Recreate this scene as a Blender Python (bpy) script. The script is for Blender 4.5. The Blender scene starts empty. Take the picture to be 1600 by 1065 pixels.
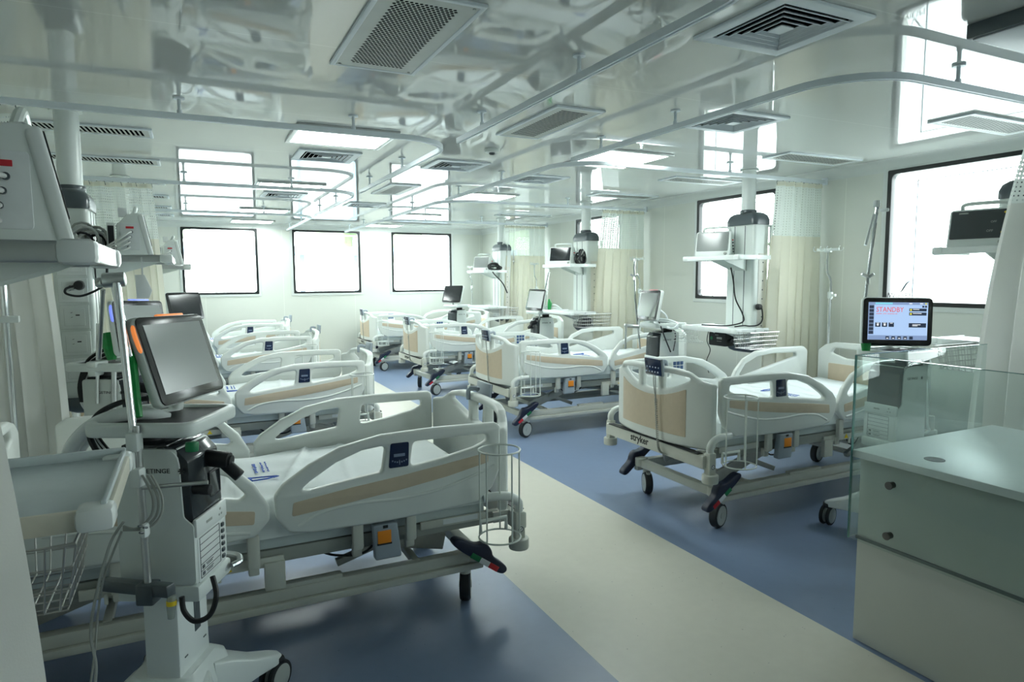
import bpy, bmesh, math, random
from mathutils import Vector, Matrix
R = math.radians
PI = math.pi
random.seed(7)
scene = bpy.context.scene
COL = scene.collection

# ------------------------------------------------------------------ camera
YAW, PITCH, ROLL, FPX = 0.452838836, 0.094770685, -0.005776804, 1026.59
CAM_H = 1.45
fw = Vector((math.sin(YAW) * math.cos(PITCH), math.cos(YAW) * math.cos(PITCH), -math.sin(PITCH)))
rt = Vector((math.cos(YAW), -math.sin(YAW), 0))
up = rt.cross(fw)
rt2 = rt * math.cos(ROLL) + up * math.sin(ROLL)
up2 = -rt * math.sin(ROLL) + up * math.cos(ROLL)
cam_d = bpy.data.cameras.new('camera')
cam_d.sensor_width = 36.0
cam_d.lens = 36.0 * FPX / 1600.0
cam_d.clip_start = 0.05
cam = bpy.data.objects.new('camera', cam_d)
cam.matrix_world = Matrix(((rt2.x, up2.x, -fw.x, 0), (rt2.y, up2.y, -fw.y, 0), (rt2.z, up2.z, -fw.z, CAM_H), (0, 0, 0, 1)))
COL.objects.link(cam)
scene.camera = cam

# ------------------------------------------------------------------ world, exposure
EXPOSURE = 0.12
WORLD_STRENGTH = 13.0
scene.view_settings.view_transform = 'Standard'
scene.view_settings.look = 'None'
scene.view_settings.gamma = 1.0
scene.view_settings.exposure = EXPOSURE
scene.view_settings.use_curve_mapping = False
world = bpy.data.worlds.new('overcast_sky')
scene.world = world
world.use_nodes = True
wn, wl = world.node_tree.nodes, world.node_tree.links
bg = wn['Background']
bg.inputs['Strength'].default_value = WORLD_STRENGTH
tc = wn.new('ShaderNodeTexCoord'); sp = wn.new('ShaderNodeSeparateXYZ'); rp = wn.new('ShaderNodeValToRGB')
wl.new(tc.outputs['Generated'], sp.inputs[0]); wl.new(sp.outputs['Z'], rp.inputs[0]); wl.new(rp.outputs[0], bg.inputs['Color'])
rp.color_ramp.elements[0].position = 0.0; rp.color_ramp.elements[0].color = (0.90, 0.985, 0.99, 1)
rp.color_ramp.elements[1].position = 0.6; rp.color_ramp.elements[1].color = (0.84, 0.94, 1.0, 1)
scene.cycles.max_bounces = 8
scene.cycles.diffuse_bounces = 5
scene.cycles.glossy_bounces = 4
scene.cycles.transparent_max_bounces = 16
scene.cycles.use_denoising = True
scene.cycles.sample_clamp_indirect = 6.0
scene.cycles.caustics_reflective = False
scene.cycles.caustics_refractive = False

LAMP_STRENGTH = 23.0     # the lit ceiling panels

# ------------------------------------------------------------------ room dimensions
WXR, WXL, WYB, WYF, CEIL = 4.9, -1.27, 11.3, -2.6, 2.34
TRK = 2.25
AIS0, AIS1 = 1.322, 2.306

# portals: help daylight find the windows
def portal(name, loc, rot, sx, sy):
    l = bpy.data.lights.new(name, 'AREA'); l.shape = 'RECTANGLE'; l.size = sx; l.size_y = sy
    l.cycles.is_portal = True
    o = bpy.data.objects.new(name, l); o.location = loc; o.rotation_euler = rot; COL.objects.link(o)
WIN_R = [(2.32, 3.37), (4.46, 5.51), (6.92, 7.97), (9.38, 10.43), (-0.25, 0.80), (-2.2, -1.15)]  # final pair lies unseen behind the camera, added to brighten the foreground
WIN_B = [(-0.094, 0.973), (1.532, 2.613), (3.184, 4.269)]
WZ0, WZ1 = 1.238, 2.25
for a, b in WIN_R:
    portal('window_daylight', (WXR + 0.13, (a + b) / 2, (WZ0 + WZ1) / 2), (0, R(90), 0), WZ1 - WZ0, b - a)
for a, b in WIN_B:
    portal('window_daylight', ((a + b) / 2, WYB + 0.13, (WZ0 + WZ1) / 2), (R(-90), 0, 0), b - a, WZ1 - WZ0)

# ------------------------------------------------------------------ materials
def mat(name, col, rough=0.5, metal=0.0, noise=0.0, nscale=40.0, bump=0.0, bscale=60.0, emit=None, estr=0.0, ior=1.5, coat=0.0, alpha=1.0, trans=0.0, subs=0.0):
    m = bpy.data.materials.new(name); m.use_nodes = True
    nt = m.node_tree; N, L = nt.nodes, nt.links
    b = N['Principled BSDF']
    b.inputs['Base Color'].default_value = (*col, 1)
    b.inputs['Roughness'].default_value = rough
    b.inputs['Metallic'].default_value = metal
    b.inputs['IOR'].default_value = ior
    b.inputs['Coat Weight'].default_value = coat
    b.inputs['Alpha'].default_value = alpha
    b.inputs['Transmission Weight'].default_value = trans
    if noise > 0:
        t = N.new('ShaderNodeTexCoord'); n = N.new('ShaderNodeTexNoise'); n.inputs['Scale'].default_value = nscale
        n.inputs['Detail'].default_value = 4
        mx = N.new('ShaderNodeMixRGB'); mx.blend_type = 'MULTIPLY'; mx.inputs['Fac'].default_value = 1
        mx.inputs['Color1'].default_value = (*col, 1)
        r = N.new('ShaderNodeValToRGB')
        r.color_ramp.elements[0].position = 0.3; r.color_ramp.elements[0].color = (1 - noise, 1 - noise, 1 - noise, 1)
        r.color_ramp.elements[1].position = 0.7; r.color_ramp.elements[1].color = (1, 1, 1, 1)
        L.new(t.outputs['Object'], n.inputs['Vector']); L.new(n.outputs['Fac'], r.inputs[0]); L.new(r.outputs[0], mx.inputs['Color2'])
        L.new(mx.outputs[0], b.inputs['Base Color'])
    if bump > 0:
        t = N.new('ShaderNodeTexCoord'); n = N.new('ShaderNodeTexNoise'); n.inputs['Scale'].default_value = bscale
        bp = N.new('ShaderNodeBump'); bp.inputs['Strength'].default_value = bump; bp.inputs['Distance'].default_value = 0.01
        L.new(t.outputs['Object'], n.inputs['Vector']); L.new(n.outputs['Fac'], bp.inputs['Height']); L.new(bp.outputs[0], b.inputs['Normal'])
    if emit:
        b.inputs['Emission Color'].default_value = (*emit, 1); b.inputs['Emission Strength'].default_value = estr
    return m

M = {}
M['bed'] = mat('bed_plastic', (0.72, 0.75, 0.715), 0.38, noise=0.03, nscale=6)
M['bedin'] = mat('bed_ridge_plastic', (0.73, 0.76, 0.72), 0.3)
M['beige'] = mat('beige_laminate', (0.60, 0.50, 0.37), 0.45, noise=0.05, nscale=25)
M['frame'] = mat('frame_paint', (0.58, 0.59, 0.53), 0.42, noise=0.04, nscale=12)
M['steel'] = mat('brushed_steel', (0.46, 0.47, 0.44), 0.42, 0.45, noise=0.1, nscale=30)
M['darksteel'] = mat('dark_steel', (0.16, 0.15, 0.14), 0.35, 0.8)
M['darkframe'] = mat('grey_frame_paint', (0.34, 0.36, 0.325), 0.5, noise=0.05, nscale=12)
M['navy'] = mat('navy_plastic', (0.012, 0.018, 0.045), 0.4, noise=0.05)
M['black'] = mat('black_plastic', (0.012, 0.014, 0.016), 0.5, noise=0.05)
M['rubber'] = mat('dark_rubber', (0.022, 0.026, 0.028), 0.6, noise=0.1)
M['hub'] = mat('wheel_hub_plastic', (0.46, 0.49, 0.46), 0.45, noise=0.03)
M['red'] = mat('red_label', (0.55, 0.02, 0.03), 0.45, noise=0.03)
M['green'] = mat('green_label', (0.01, 0.20, 0.07), 0.45, noise=0.03)
M['greent'] = mat('green_tube', (0.01, 0.30, 0.06), 0.3, noise=0.25, nscale=60)
M['whitelab'] = mat('white_label', (0.75, 0.78, 0.78), 0.5, noise=0.03)
M['orange'] = mat('orange_button', (0.85, 0.27, 0.015), 0.4, noise=0.03)
M['greyblue'] = mat('blue_grey_plastic', (0.33, 0.38, 0.43), 0.4, noise=0.03)
M['panel'] = mat('navy_panel', (0.010, 0.022, 0.065), 0.15)
M['keyblue'] = mat('blue_keypad', (0.03, 0.075, 0.19), 0.3)
M['icon'] = mat('white_print', (0.62, 0.68, 0.78), 0.5)
M['dimprint'] = mat('dim_blue_print', (0.20, 0.26, 0.38), 0.5)
M['iconblue'] = mat('blue_print', (0.03, 0.10, 0.45), 0.6)
M['iconred'] = mat('red_print', (0.6, 0.05, 0.06), 0.6)
M['letters'] = mat('black_lettering', (0.01, 0.012, 0.012), 0.4)
M['sheet'] = mat('white_sheet', (0.78, 0.83, 0.83), 0.75, noise=0.04, nscale=5, bump=0.35, bscale=9)
M['matt'] = mat('mattress_cover', (0.55, 0.61, 0.60), 0.6, noise=0.05, nscale=8)
M['white'] = mat('white_plastic', (0.74, 0.79, 0.76), 0.35, noise=0.02, nscale=10)
M['whitebr'] = mat('bright_white_enamel', (0.80, 0.84, 0.82), 0.25, noise=0.02, nscale=10)
M['wire'] = mat('white_coated_wire', (0.70, 0.74, 0.69), 0.35)
M['chrome'] = mat('chrome', (0.80, 0.82, 0.84), 0.09, 1.0)
M['alu'] = mat('aluminium', (0.60, 0.62, 0.62), 0.28, 1.0, noise=0.06, nscale=20)
M['wiresteel'] = mat('steel_wire', (0.50, 0.50, 0.48), 0.3, 1.0)
M['slate'] = mat('slate_grey_plastic', (0.085, 0.105, 0.115), 0.28, noise=0.05)
M['ventdark'] = mat('smoked_cover', (0.035, 0.043, 0.048), 0.12, noise=0.1)
M['screen'] = mat('dark_screen', (0.012, 0.015, 0.018), 0.10, ior=1.6)
M['dullsheenscreen'] = mat('dull_painted_sheen_screen', (0.10, 0.115, 0.11), 0.16, ior=1.6)  # mid grey base colour imitates a weaker reflection on the glass
M['dimscreen'] = mat('dim_screen', (0.06, 0.07, 0.072), 0.12, ior=1.6)
M['sheenscreen'] = mat('painted_sheen_screen', (0.24, 0.26, 0.255), 0.2, ior=1.6)  # pale base colour stands in for light reflected by the screen glass
M['bezel'] = mat('black_bezel', (0.008, 0.009, 0.01), 0.18)
M['alarmo'] = mat('orange_alarm_light', (0.9, 0.25, 0.05), 0.3, emit=(1.0, 0.30, 0.08), estr=0.55)
M['alarmb'] = mat('blue_alarm_light', (0.15, 0.2, 0.9), 0.3, emit=(0.18, 0.25, 1.0), estr=0.9)
M['alarmr'] = mat('pink_alarm_light', (0.8, 0.25, 0.28), 0.4)
M['screenlit'] = mat('lit_screen', (0.05, 0.05, 0.05), 0.2, emit=(0.42, 0.60, 0.90), estr=0.95)
M['screenlit2'] = mat('lit_screen_band', (0.05, 0.05, 0.05), 0.2, emit=(0.25, 0.36, 0.60), estr=0.85)
M['screenbar'] = mat('lit_screen_bar', (0.05, 0.05, 0.05), 0.2, emit=(0.25, 0.75, 0.9), estr=0.85)
M['screendark'] = mat('lit_screen_button', (0.02, 0.03, 0.05), 0.2, emit=(0.02, 0.03, 0.06), estr=0.8)
M['screenred'] = mat('lit_screen_red', (0.05, 0.02, 0.02), 0.2, emit=(0.80, 0.09, 0.10), estr=0.9)
M['screenyel'] = mat('lit_screen_yellow', (0.05, 0.05, 0.02), 0.2, emit=(0.8, 0.75, 0.1), estr=0.9)
M['screenwhite'] = mat('lit_screen_white', (0.05, 0.05, 0.05), 0.2, emit=(0.9, 0.95, 1.0), estr=0.9)
M['winframe'] = mat('black_window_gasket', (0.008, 0.011, 0.012), 0.35, noise=0.05)
M['curtain'] = mat('cream_curtain', (0.76, 0.745, 0.60), 0.85, noise=0.04, nscale=8, bump=0.05, bscale=300)
M['curtgrey'] = mat('pale_curtain', (0.74, 0.76, 0.68), 0.85, noise=0.04, nscale=8, bump=0.05, bscale=300)
M['paleplate'] = mat('pale_plate', (0.72, 0.71, 0.65), 0.45, noise=0.03)
M['cream'] = mat('cream_plastic', (0.62, 0.60, 0.50), 0.5, noise=0.05)
M['hose'] = mat('clear_hose', (0.76, 0.80, 0.80), 0.25, noise=0.05)
M['cablegrey'] = mat('grey_cable', (0.36, 0.38, 0.35), 0.45)
M['cablewhite'] = mat('white_cable', (0.70, 0.72, 0.70), 0.45)
M['track'] = mat('white_track', (0.78, 0.84, 0.88), 0.35, noise=0.02)
M['desk'] = mat('desk_board', (0.52, 0.54, 0.50), 0.45, noise=0.05, nscale=3)
M['desktop'] = mat('desk_top', (0.68, 0.73, 0.72), 0.38, noise=0.03, nscale=5)
M['diffoff'] = mat('unlit_diffuser', (0.50, 0.53, 0.56), 0.35, noise=0.02)
M['ventface'] = mat('vent_face', (0.62, 0.65, 0.62), 0.4, noise=0.08, nscale=10)
M['ventinner'] = mat('vent_inner_dark', (0.004, 0.005, 0.006), 0.9, ior=1.01)
M['yellow'] = mat('yellow_sign', (0.85, 0.6, 0.02), 0.5)
M['bottle'] = mat('clear_bottle', (0.45, 0.5, 0.45), 0.1, alpha=0.6, noise=0.05)
M['sheenshelf'] = mat('sheen_tinted_shelf', (0.60, 0.67, 0.68), 0.22, noise=0.03, alpha=0.93)  # bluish tint and slight see-through stand in for reflections on the shelf top
M['build'] = mat('pale_render', (0.62, 0.64, 0.60), 0.8, noise=0.1, nscale=1)
M['leaf'] = mat('overexposed_foliage', (0.52, 0.66, 0.38), 0.7, noise=0.4, nscale=3)  # green lightened in the colour itself to imitate overexposed leaves
M['bark'] = mat('bark', (0.16, 0.12, 0.08), 0.9, noise=0.3)
M['pave'] = mat('concrete_paving', (0.45, 0.46, 0.44), 0.9, noise=0.15, nscale=2)
M['bluepane'] = mat('blue_window_pane', (0.25, 0.36, 0.42), 0.15)
M['awning'] = mat('pale_blue_canopy', (0.35, 0.5, 0.62), 0.6, noise=0.05)

def lamp_material():
    m = bpy.data.materials.new('lit_panel'); m.use_nodes = True
    N, L = m.node_tree.nodes, m.node_tree.links
    b = N['Principled BSDF']; b.inputs['Base Color'].default_value = (0.8, 0.85, 0.83, 1); b.inputs['Roughness'].default_value = 0.4
    b.inputs['Emission Color'].default_value = (0.90, 1.0, 0.965, 1); b.inputs['Emission Strength'].default_value = LAMP_STRENGTH
    return m
M['lamp'] = lamp_material()

def glass_material(name, tint, refl_rough=0.0, body=0.0):
    m = bpy.data.materials.new(name); m.use_nodes = True
    N, L = m.node_tree.nodes, m.node_tree.links
    N.remove(N['Principled BSDF'])
    t = N.new('ShaderNodeBsdfTransparent'); t.inputs[0].default_value = (*tint, 1)
    g = N.new('ShaderNodeBsdfGlossy'); g.inputs['Roughness'].default_value = refl_rough; g.inputs['Color'].default_value = (1, 1, 1, 1)
    lw = N.new('ShaderNodeLayerWeight'); pw = N.new('ShaderNodeMath'); pw.operation = 'POWER'; pw.inputs[1].default_value = 4.0
    L.new(lw.outputs['Facing'], pw.inputs[0])
    f = N.new('ShaderNodeMath'); f.operation = 'MULTIPLY_ADD'; f.inputs[1].default_value = 0.7; f.inputs[2].default_value = 0.03
    L.new(pw.outputs[0], f.inputs[0])
    mx = N.new('ShaderNodeMixShader')
    L.new(f.outputs[0], mx.inputs[0]); L.new(t.outputs[0], mx.inputs[1]); L.new(g.outputs[0], mx.inputs[2])
    out = N['Material Output']
    if body > 0:
        d = N.new('ShaderNodeBsdfDiffuse'); d.inputs[0].default_value = (0.45, 0.58, 0.55, 1)
        m2 = N.new('ShaderNodeMixShader'); m2.inputs[0].default_value = body
        L.new(mx.outputs[0], m2.inputs[1]); L.new(d.outputs[0], m2.inputs[2]); L.new(m2.outputs[0], out.inputs['Surface'])
    else:
        L.new(mx.outputs[0], out.inputs['Surface'])
    return m
M['glass'] = glass_material('window_glass', (0.97, 0.99, 0.98))
M['deskglass'] = glass_material('desk_glass', (0.935, 0.975, 0.965), 0.02, 0.03)
M['glassedge'] = mat('green_glass_edge', (0.10, 0.26, 0.24), 0.1, noise=0.05)

def cloth_material(name, col, thru, noise=0.05):
    m = mat(name, col, 0.9, noise=noise, nscale=8, bump=0.05, bscale=300)
    N, L = m.node_tree.nodes, m.node_tree.links
    b = N['Principled BSDF']; t = N.new('ShaderNodeBsdfTranslucent'); t.inputs[0].default_value = (*col, 1)
    mx = N.new('ShaderNodeMixShader'); mx.inputs[0].default_value = thru
    L.new(b.outputs[0], mx.inputs[1]); L.new(t.outputs[0], mx.inputs[2]); L.new(mx.outputs[0], N['Material Output'].inputs['Surface'])
    return m
M['curtain'] = cloth_material('cream_curtain_cloth', (0.88, 0.86, 0.75), 0.40)
M['curtgrey'] = cloth_material('pale_curtain_cloth', (0.82, 0.82, 0.77), 0.3)
def mesh_net_material():
    m = bpy.data.materials.new('curtain_netting'); m.use_nodes = True
    N, L = m.node_tree.nodes, m.node_tree.links
    b = N.new('ShaderNodeBsdfTranslucent'); b.inputs[0].default_value = (0.88, 0.92, 0.88, 1); df = N.new('ShaderNodeBsdfDiffuse'); df.inputs[0].default_value = (0.88, 0.92, 0.88, 1)
    m0 = N.new('ShaderNodeMixShader'); m0.inputs[0].default_value = 0.45; L.new(df.outputs[0], m0.inputs[1]); L.new(b.outputs[0], m0.inputs[2]); b = m0
    t = N.new('ShaderNodeTexCoord'); s = N.new('ShaderNodeSeparateXYZ'); L.new(t.outputs['UV'], s.inputs[0])
    def holes(out):
        a = N.new('ShaderNodeMath'); a.operation = 'FRACT'; L.new(out, a.inputs[0])
        c = N.new('ShaderNodeMath'); c.operation = 'GREATER_THAN'; c.inputs[1].default_value = 0.68; L.new(a.outputs[0], c.inputs[0])
        return c
    hx, hy = holes(s.outputs['X']), holes(s.outputs['Y'])
    mu = N.new('ShaderNodeMath'); mu.operation = 'MULTIPLY'; L.new(hx.outputs[0], mu.inputs[0]); L.new(hy.outputs[0], mu.inputs[1])
    tr = N.new('ShaderNodeBsdfTransparent'); mx = N.new('ShaderNodeMixShader')
    L.new(mu.outputs[0], mx.inputs[0]); L.new(b.outputs[0], mx.inputs[1]); L.new(tr.outputs[0], mx.inputs[2])
    L.new(mx.outputs[0], N['Material Output'].inputs['Surface'])
    return m
M['net'] = mesh_net_material()

def floor_material():
    m = bpy.data.materials.new('speckled_vinyl'); m.use_nodes = True
    N, L = m.node_tree.nodes, m.node_tree.links
    b = N['Principled BSDF']; b.inputs['Roughness'].default_value = 0.34
    t = N.new('ShaderNodeTexCoord'); s = N.new('ShaderNodeSeparateXYZ'); L.new(t.outputs['Object'], s.inputs[0])
    def gt(sock, v):
        a = N.new('ShaderNodeMath'); a.operation = 'GREATER_THAN'; a.inputs[1].default_value = v; L.new(sock, a.inputs[0]); return a
    a = gt(s.outputs['X'], AIS0); c = gt(s.outputs['X'], AIS1)
    d = N.new('ShaderNodeMath'); d.operation = 'SUBTRACT'; L.new(a.outputs[0], d.inputs[0]); L.new(c.outputs[0], d.inputs[1])
    mx = N.new('ShaderNodeMixRGB'); L.new(d.outputs[0], mx.inputs['Fac'])
    mx.inputs['Color1'].default_value = (0.19, 0.255, 0.385, 1); mx.inputs['Color2'].default_value = (0.62, 0.605, 0.525, 1)
    n = N.new('ShaderNodeTexNoise'); n.inputs['Scale'].default_value = 18; n.inputs['Detail'].default_value = 5; L.new(t.outputs['Object'], n.inputs['Vector'])
    rr = N.new('ShaderNodeMapRange'); rr.inputs[1].default_value = 0.3; rr.inputs[2].default_value = 0.7; rr.inputs[3].default_value = 0.975; rr.inputs[4].default_value = 1.015
    L.new(n.outputs['Fac'], rr.inputs[0])
    mm = N.new('ShaderNodeMixRGB'); mm.blend_type = 'MULTIPLY'; mm.inputs['Fac'].default_value = 1
    L.new(mx.outputs[0], mm.inputs['Color1']); L.new(rr.outputs[0], mm.inputs['Color2'])
    v = N.new('ShaderNodeTexVoronoi'); v.inputs['Scale'].default_value = 26; L.new(t.outputs['Object'], v.inputs['Vector'])
    lt = N.new('ShaderNodeMath'); lt.operation = 'LESS_THAN'; lt.inputs[1].default_value = 0.075; L.new(v.outputs['Distance'], lt.inputs[0])
    v2 = N.new('ShaderNodeTexNoise'); v2.inputs['Scale'].default_value = 9; L.new(t.outputs['Object'], v2.inputs['Vector'])
    g2 = gt(v2.outputs['Fac'], 0.53)
    mu = N.new('ShaderNodeMath'); mu.operation = 'MULTIPLY'; L.new(lt.outputs[0], mu.inputs[0]); L.new(g2.outputs[0], mu.inputs[1])
    mu2 = N.new('ShaderNodeMath'); mu2.operation = 'MULTIPLY'; mu2.inputs[1].default_value = 0.45; L.new(mu.outputs[0], mu2.inputs[0])
    sk = N.new('ShaderNodeMixRGB'); L.new(mu2.outputs[0], sk.inputs['Fac']); L.new(mm.outputs[0], sk.inputs['Color1']); sk.inputs['Color2'].default_value = (0.03, 0.05, 0.08, 1)
    L.new(sk.outputs[0], b.inputs['Base Color'])
    bp = N.new('ShaderNodeBump'); bp.inputs['Strength'].default_value = 0.03; L.new(n.outputs['Fac'], bp.inputs['Height']); L.new(bp.outputs[0], b.inputs['Normal'])
    return m
M['floor'] = floor_material()

def panel_material(name, col, rough, axis, period, offset, bumpstr, ior=1.5, wavy=None):
    # painted metal sandwich panels with thin joints every `period` along `axis`
    m = bpy.data.materials.new(name); m.use_nodes = True
    N, L = m.node_tree.nodes, m.node_tree.links
    b = N['Principled BSDF']; b.inputs['Roughness'].default_value = rough; b.inputs['IOR'].default_value = ior
    t = N.new('ShaderNodeTexCoord'); s = N.new('ShaderNodeSeparateXYZ'); L.new(t.outputs['Object'], s.inputs[0])
    a = N.new('ShaderNodeMath'); a.operation = 'SUBTRACT'; a.inputs[1].default_value = offset; L.new(s.outputs[axis], a.inputs[0])
    p = N.new('ShaderNodeMath'); p.operation = 'PINGPONG'; p.inputs[1].default_value = period / 2; L.new(a.outputs[0], p.inputs[0])
    l = N.new('ShaderNodeMath'); l.operation = 'LESS_THAN'; l.inputs[1].default_value = 0.0035; L.new(p.outputs[0], l.inputs[0])
    mx = N.new('ShaderNodeMixRGB'); L.new(l.outputs[0], mx.inputs['Fac'])
    mx.inputs['Color1'].default_value = (*col, 1); mx.inputs['Color2'].default_value = (min(1, col[0] * 1.15), min(1, col[1] * 1.15), min(1, col[2] * 1.15), 1)
    L.new(mx.outputs[0], b.inputs['Base Color'])
    if bumpstr > 0:
        mp = N.new('ShaderNodeMapping'); mp.inputs['Scale'].default_value = wavy or (1, 1, 1); L.new(t.outputs['Object'], mp.inputs['Vector'])
        n = N.new('ShaderNodeTexNoise'); n.inputs['Scale'].default_value = 3.5; n.inputs['Detail'].default_value = 2.5; L.new(mp.outputs[0], n.inputs['Vector'])
        bp = N.new('ShaderNodeBump'); bp.inputs['Strength'].default_value = bumpstr; bp.inputs['Distance'].default_value = 0.02
        L.new(n.outputs['Fac'], bp.inputs['Height']); L.new(bp.outputs[0], b.inputs['Normal'])
    return m
M['ceil'] = panel_material('glossy_ceiling_panel', (0.64, 0.66, 0.635), 0.03, 'Y', 1.13, 2.66, 0.0035, 1.75, (1, 3, 1))
M['wallR'] = panel_material('wall_panel_side', (0.69, 0.71, 0.655), 0.25, 'Y', 1.16, 3.75, 0.0)
M['wallB'] = panel_material('wall_panel_back', (0.69, 0.71, 0.655), 0.25, 'X', 1.16, 1.36, 0.0)
M['cove'] = mat('cove_paint', (0.68, 0.71, 0.69), 0.3, noise=0.02, nscale=4)

# ------------------------------------------------------------------ geometry helpers
def frame_from_dir(d):
    d = d.normalized()
    a = Vector((0, 0, 1)) if abs(d.z) < 0.9 else Vector((1, 0, 0))
    x = d.cross(a).normalized(); y = d.cross(x)
    return x, y

class MB:
    def __init__(self): self.bm = bmesh.new(); self.mi = 0
    def _merge(self, t, mtx=None):
        if mtx is not None: bmesh.ops.transform(t, matrix=mtx, verts=t.verts)
        for f in t.faces: f.material_index = self.mi
        me = bpy.data.meshes.new('tmp'); t.to_mesh(me); t.free(); self.bm.from_mesh(me); bpy.data.meshes.remove(me)
        return self
    def box(self, c, s, b=0.0, rot=None, seg=2):
        t = bmesh.new(); bmesh.ops.create_cube(t, size=1.0)
        bmesh.ops.scale(t, vec=s, verts=t.verts)
        if b > 0: bmesh.ops.bevel(t, geom=list(t.edges), offset=min(b, min(s) * 0.49), segments=seg, affect='EDGES', profile=0.5)
        m = Matrix.Translation(c)
        if rot is not None: m = m @ (rot if isinstance(rot, Matrix) else Matrix.Rotation(rot[1], 4, rot[0]))
        return self._merge(t, m)
    def bar(self, p0, p1, w, h, b=0.0, upv=(0, 0, 1)):
        p0, p1 = Vector(p0), Vector(p1); d = p1 - p0; z = d.normalized(); u = Vector(upv)
        x = u.cross(z)
        if x.length < 1e-5: x = Vector((1, 0, 0))
        x.normalize(); y = z.cross(x)
        t = bmesh.new(); bmesh.ops.create_cube(t, size=1.0); bmesh.ops.scale(t, vec=(w, h, d.length), verts=t.verts)
        if b > 0: bmesh.ops.bevel(t, geom=list(t.edges), offset=b, segments=2, affect='EDGES', profile=0.5)
        m = Matrix((x, y, z)).transposed().to_4x4(); m.translation = (p0 + p1) / 2
        return self._merge(t, m)
    def cyl(self, p0, p1, r, r2=None, n=20, b=0.0):
        p0, p1 = Vector(p0), Vector(p1); d = p1 - p0
        t = bmesh.new(); bmesh.ops.create_cone(t, cap_ends=True, segments=n, radius1=r, radius2=r if r2 is None else r2, depth=d.length)
        if b > 0:
            es = [e for e in t.edges if len(e.link_faces) == 2 and any(len(f.verts) > 4 for f in e.link_faces)]
            bmesh.ops.bevel(t, geom=es, offset=b, segments=2, affect='EDGES', profile=0.5)
        m = d.to_track_quat('Z', 'Y').to_matrix().to_4x4(); m.translation = (p0 + p1) / 2
        return self._merge(t, m)
    def tube(self, pts, r, n=8, closed=False):
        pts = [Vector(p) for p in pts]; N = len(pts)
        t = bmesh.new(); rings = []; prev = None
        for i, p in enumerate(pts):
            if closed: d = pts[(i + 1) % N] - pts[i - 1]
            else: d = pts[min(i + 1, N - 1)] - pts[max(i - 1, 0)]
            d.normalize()
            if prev is None: x, y = frame_from_dir(d)
            else:
                x = prev - d * prev.dot(d)
                if x.length < 1e-6: x, _ = frame_from_dir(d)
                x.normalize(); y = d.cross(x)
            prev = x
            rr = r[i] if isinstance(r, (list, tuple)) else r
            rings.append([t.verts.new(p + (x * math.cos(2 * PI * k / n) + y * math.sin(2 * PI * k / n)) * rr) for k in range(n)])
        for i in range(N if closed else N - 1):
            a, c = rings[i], rings[(i + 1) % N]
            for k in range(n): t.faces.new((a[k], a[(k + 1) % n], c[(k + 1) % n], c[k]))
        if not closed:
            t.faces.new(rings[0][::-1]); t.faces.new(rings[-1])
        bmesh.ops.recalc_face_normals(t, faces=t.faces)
        return self._merge(t)
    def lathe(self, prof, c=(0, 0, 0), n=24, axis='z'):
        t = bmesh.new(); rings = []
        for r, z in prof:
            rings.append([t.verts.new((max(r, 1e-4) * math.cos(2 * PI * k / n), max(r, 1e-4) * math.sin(2 * PI * k / n), z)) for k in range(n)])
        for a, d in zip(rings, rings[1:]):
            for k in range(n): t.faces.new((a[k], a[(k + 1) % n], d[(k + 1) % n], d[k]))
        t.faces.new(rings[0][::-1]); t.faces.new(rings[-1])
        bmesh.ops.recalc_face_normals(t, faces=t.faces)
        m = Matrix.Translation(c)
        if axis == 'y': m = m @ Matrix.Rotation(-PI / 2, 4, 'X')
        if axis == 'x': m = m @ Matrix.Rotation(PI / 2, 4, 'Y')
        return self._merge(t, m)
    def prism(self, poly, a0, a1, axis='y', b=0.0):
        t = bmesh.new()
        def P(u, v, w): return {'y': (u, w, v), 'x': (w, u, v), 'z': (u, v, w)}[axis]
        f = t.faces.new([t.verts.new(P(u, v, a0)) for u, v in poly])
        r = bmesh.ops.extrude_face_region(t, geom=[f]); vs = [g for g in r['geom'] if isinstance(g, bmesh.types.BMVert)]
        d = Vector(P(0, 0, 1)) * (a1 - a0)
        bmesh.ops.translate(t, vec=d, verts=vs)
        bmesh.ops.recalc_face_normals(t, faces=t.faces)
        if b > 0: bmesh.ops.bevel(t, geom=list(t.edges), offset=b, segments=2, affect='EDGES', profile=0.5)
        return self._merge(t)
    def plate(self, outline, holes, th, bev, axis='y', at=0.0, warp=None, cuts=None):
        cu = bpy.data.curves.new('tmpc', 'CURVE'); cu.dimensions = '2D'; cu.fill_mode = 'BOTH'
        cu.extrude = max(th / 2 - bev, 0.0001); cu.bevel_depth = bev; cu.bevel_resolution = 2; cu.offset = -bev
        for poly in [outline] + list(holes):
            s = cu.splines.new('POLY'); s.points.add(len(poly) - 1); s.use_cyclic_u = True
            for pt, (u, v) in zip(s.points, poly): pt.co = (u, v, 0, 1)
        ob = bpy.data.objects.new('tmpo', cu); me = bpy.data.meshes.new_from_object(ob)
        t = bmesh.new(); t.from_mesh(me)
        bpy.data.objects.remove(ob); bpy.data.meshes.remove(me); bpy.data.curves.remove(cu)
        bmesh.ops.remove_doubles(t, verts=t.verts, dist=1e-5)
        for v in t.verts:
            u, w, h = v.co
            v.co = {'y': (u, at + h, w), 'x': (at + h, u, w), 'z': (u, w, at + h)}[axis]
        if cuts:
            no, vals = cuts
            for c in vals:
                bmesh.ops.bisect_plane(t, geom=list(t.verts) + list(t.edges) + list(t.faces), plane_co=Vector(no) * c, plane_no=no, dist=1e-6)
        if warp:
            for v in t.verts: v.co = Vector(warp(*v.co))
        bmesh.ops.recalc_face_normals(t, faces=t.faces)
        return self._merge(t)
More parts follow.
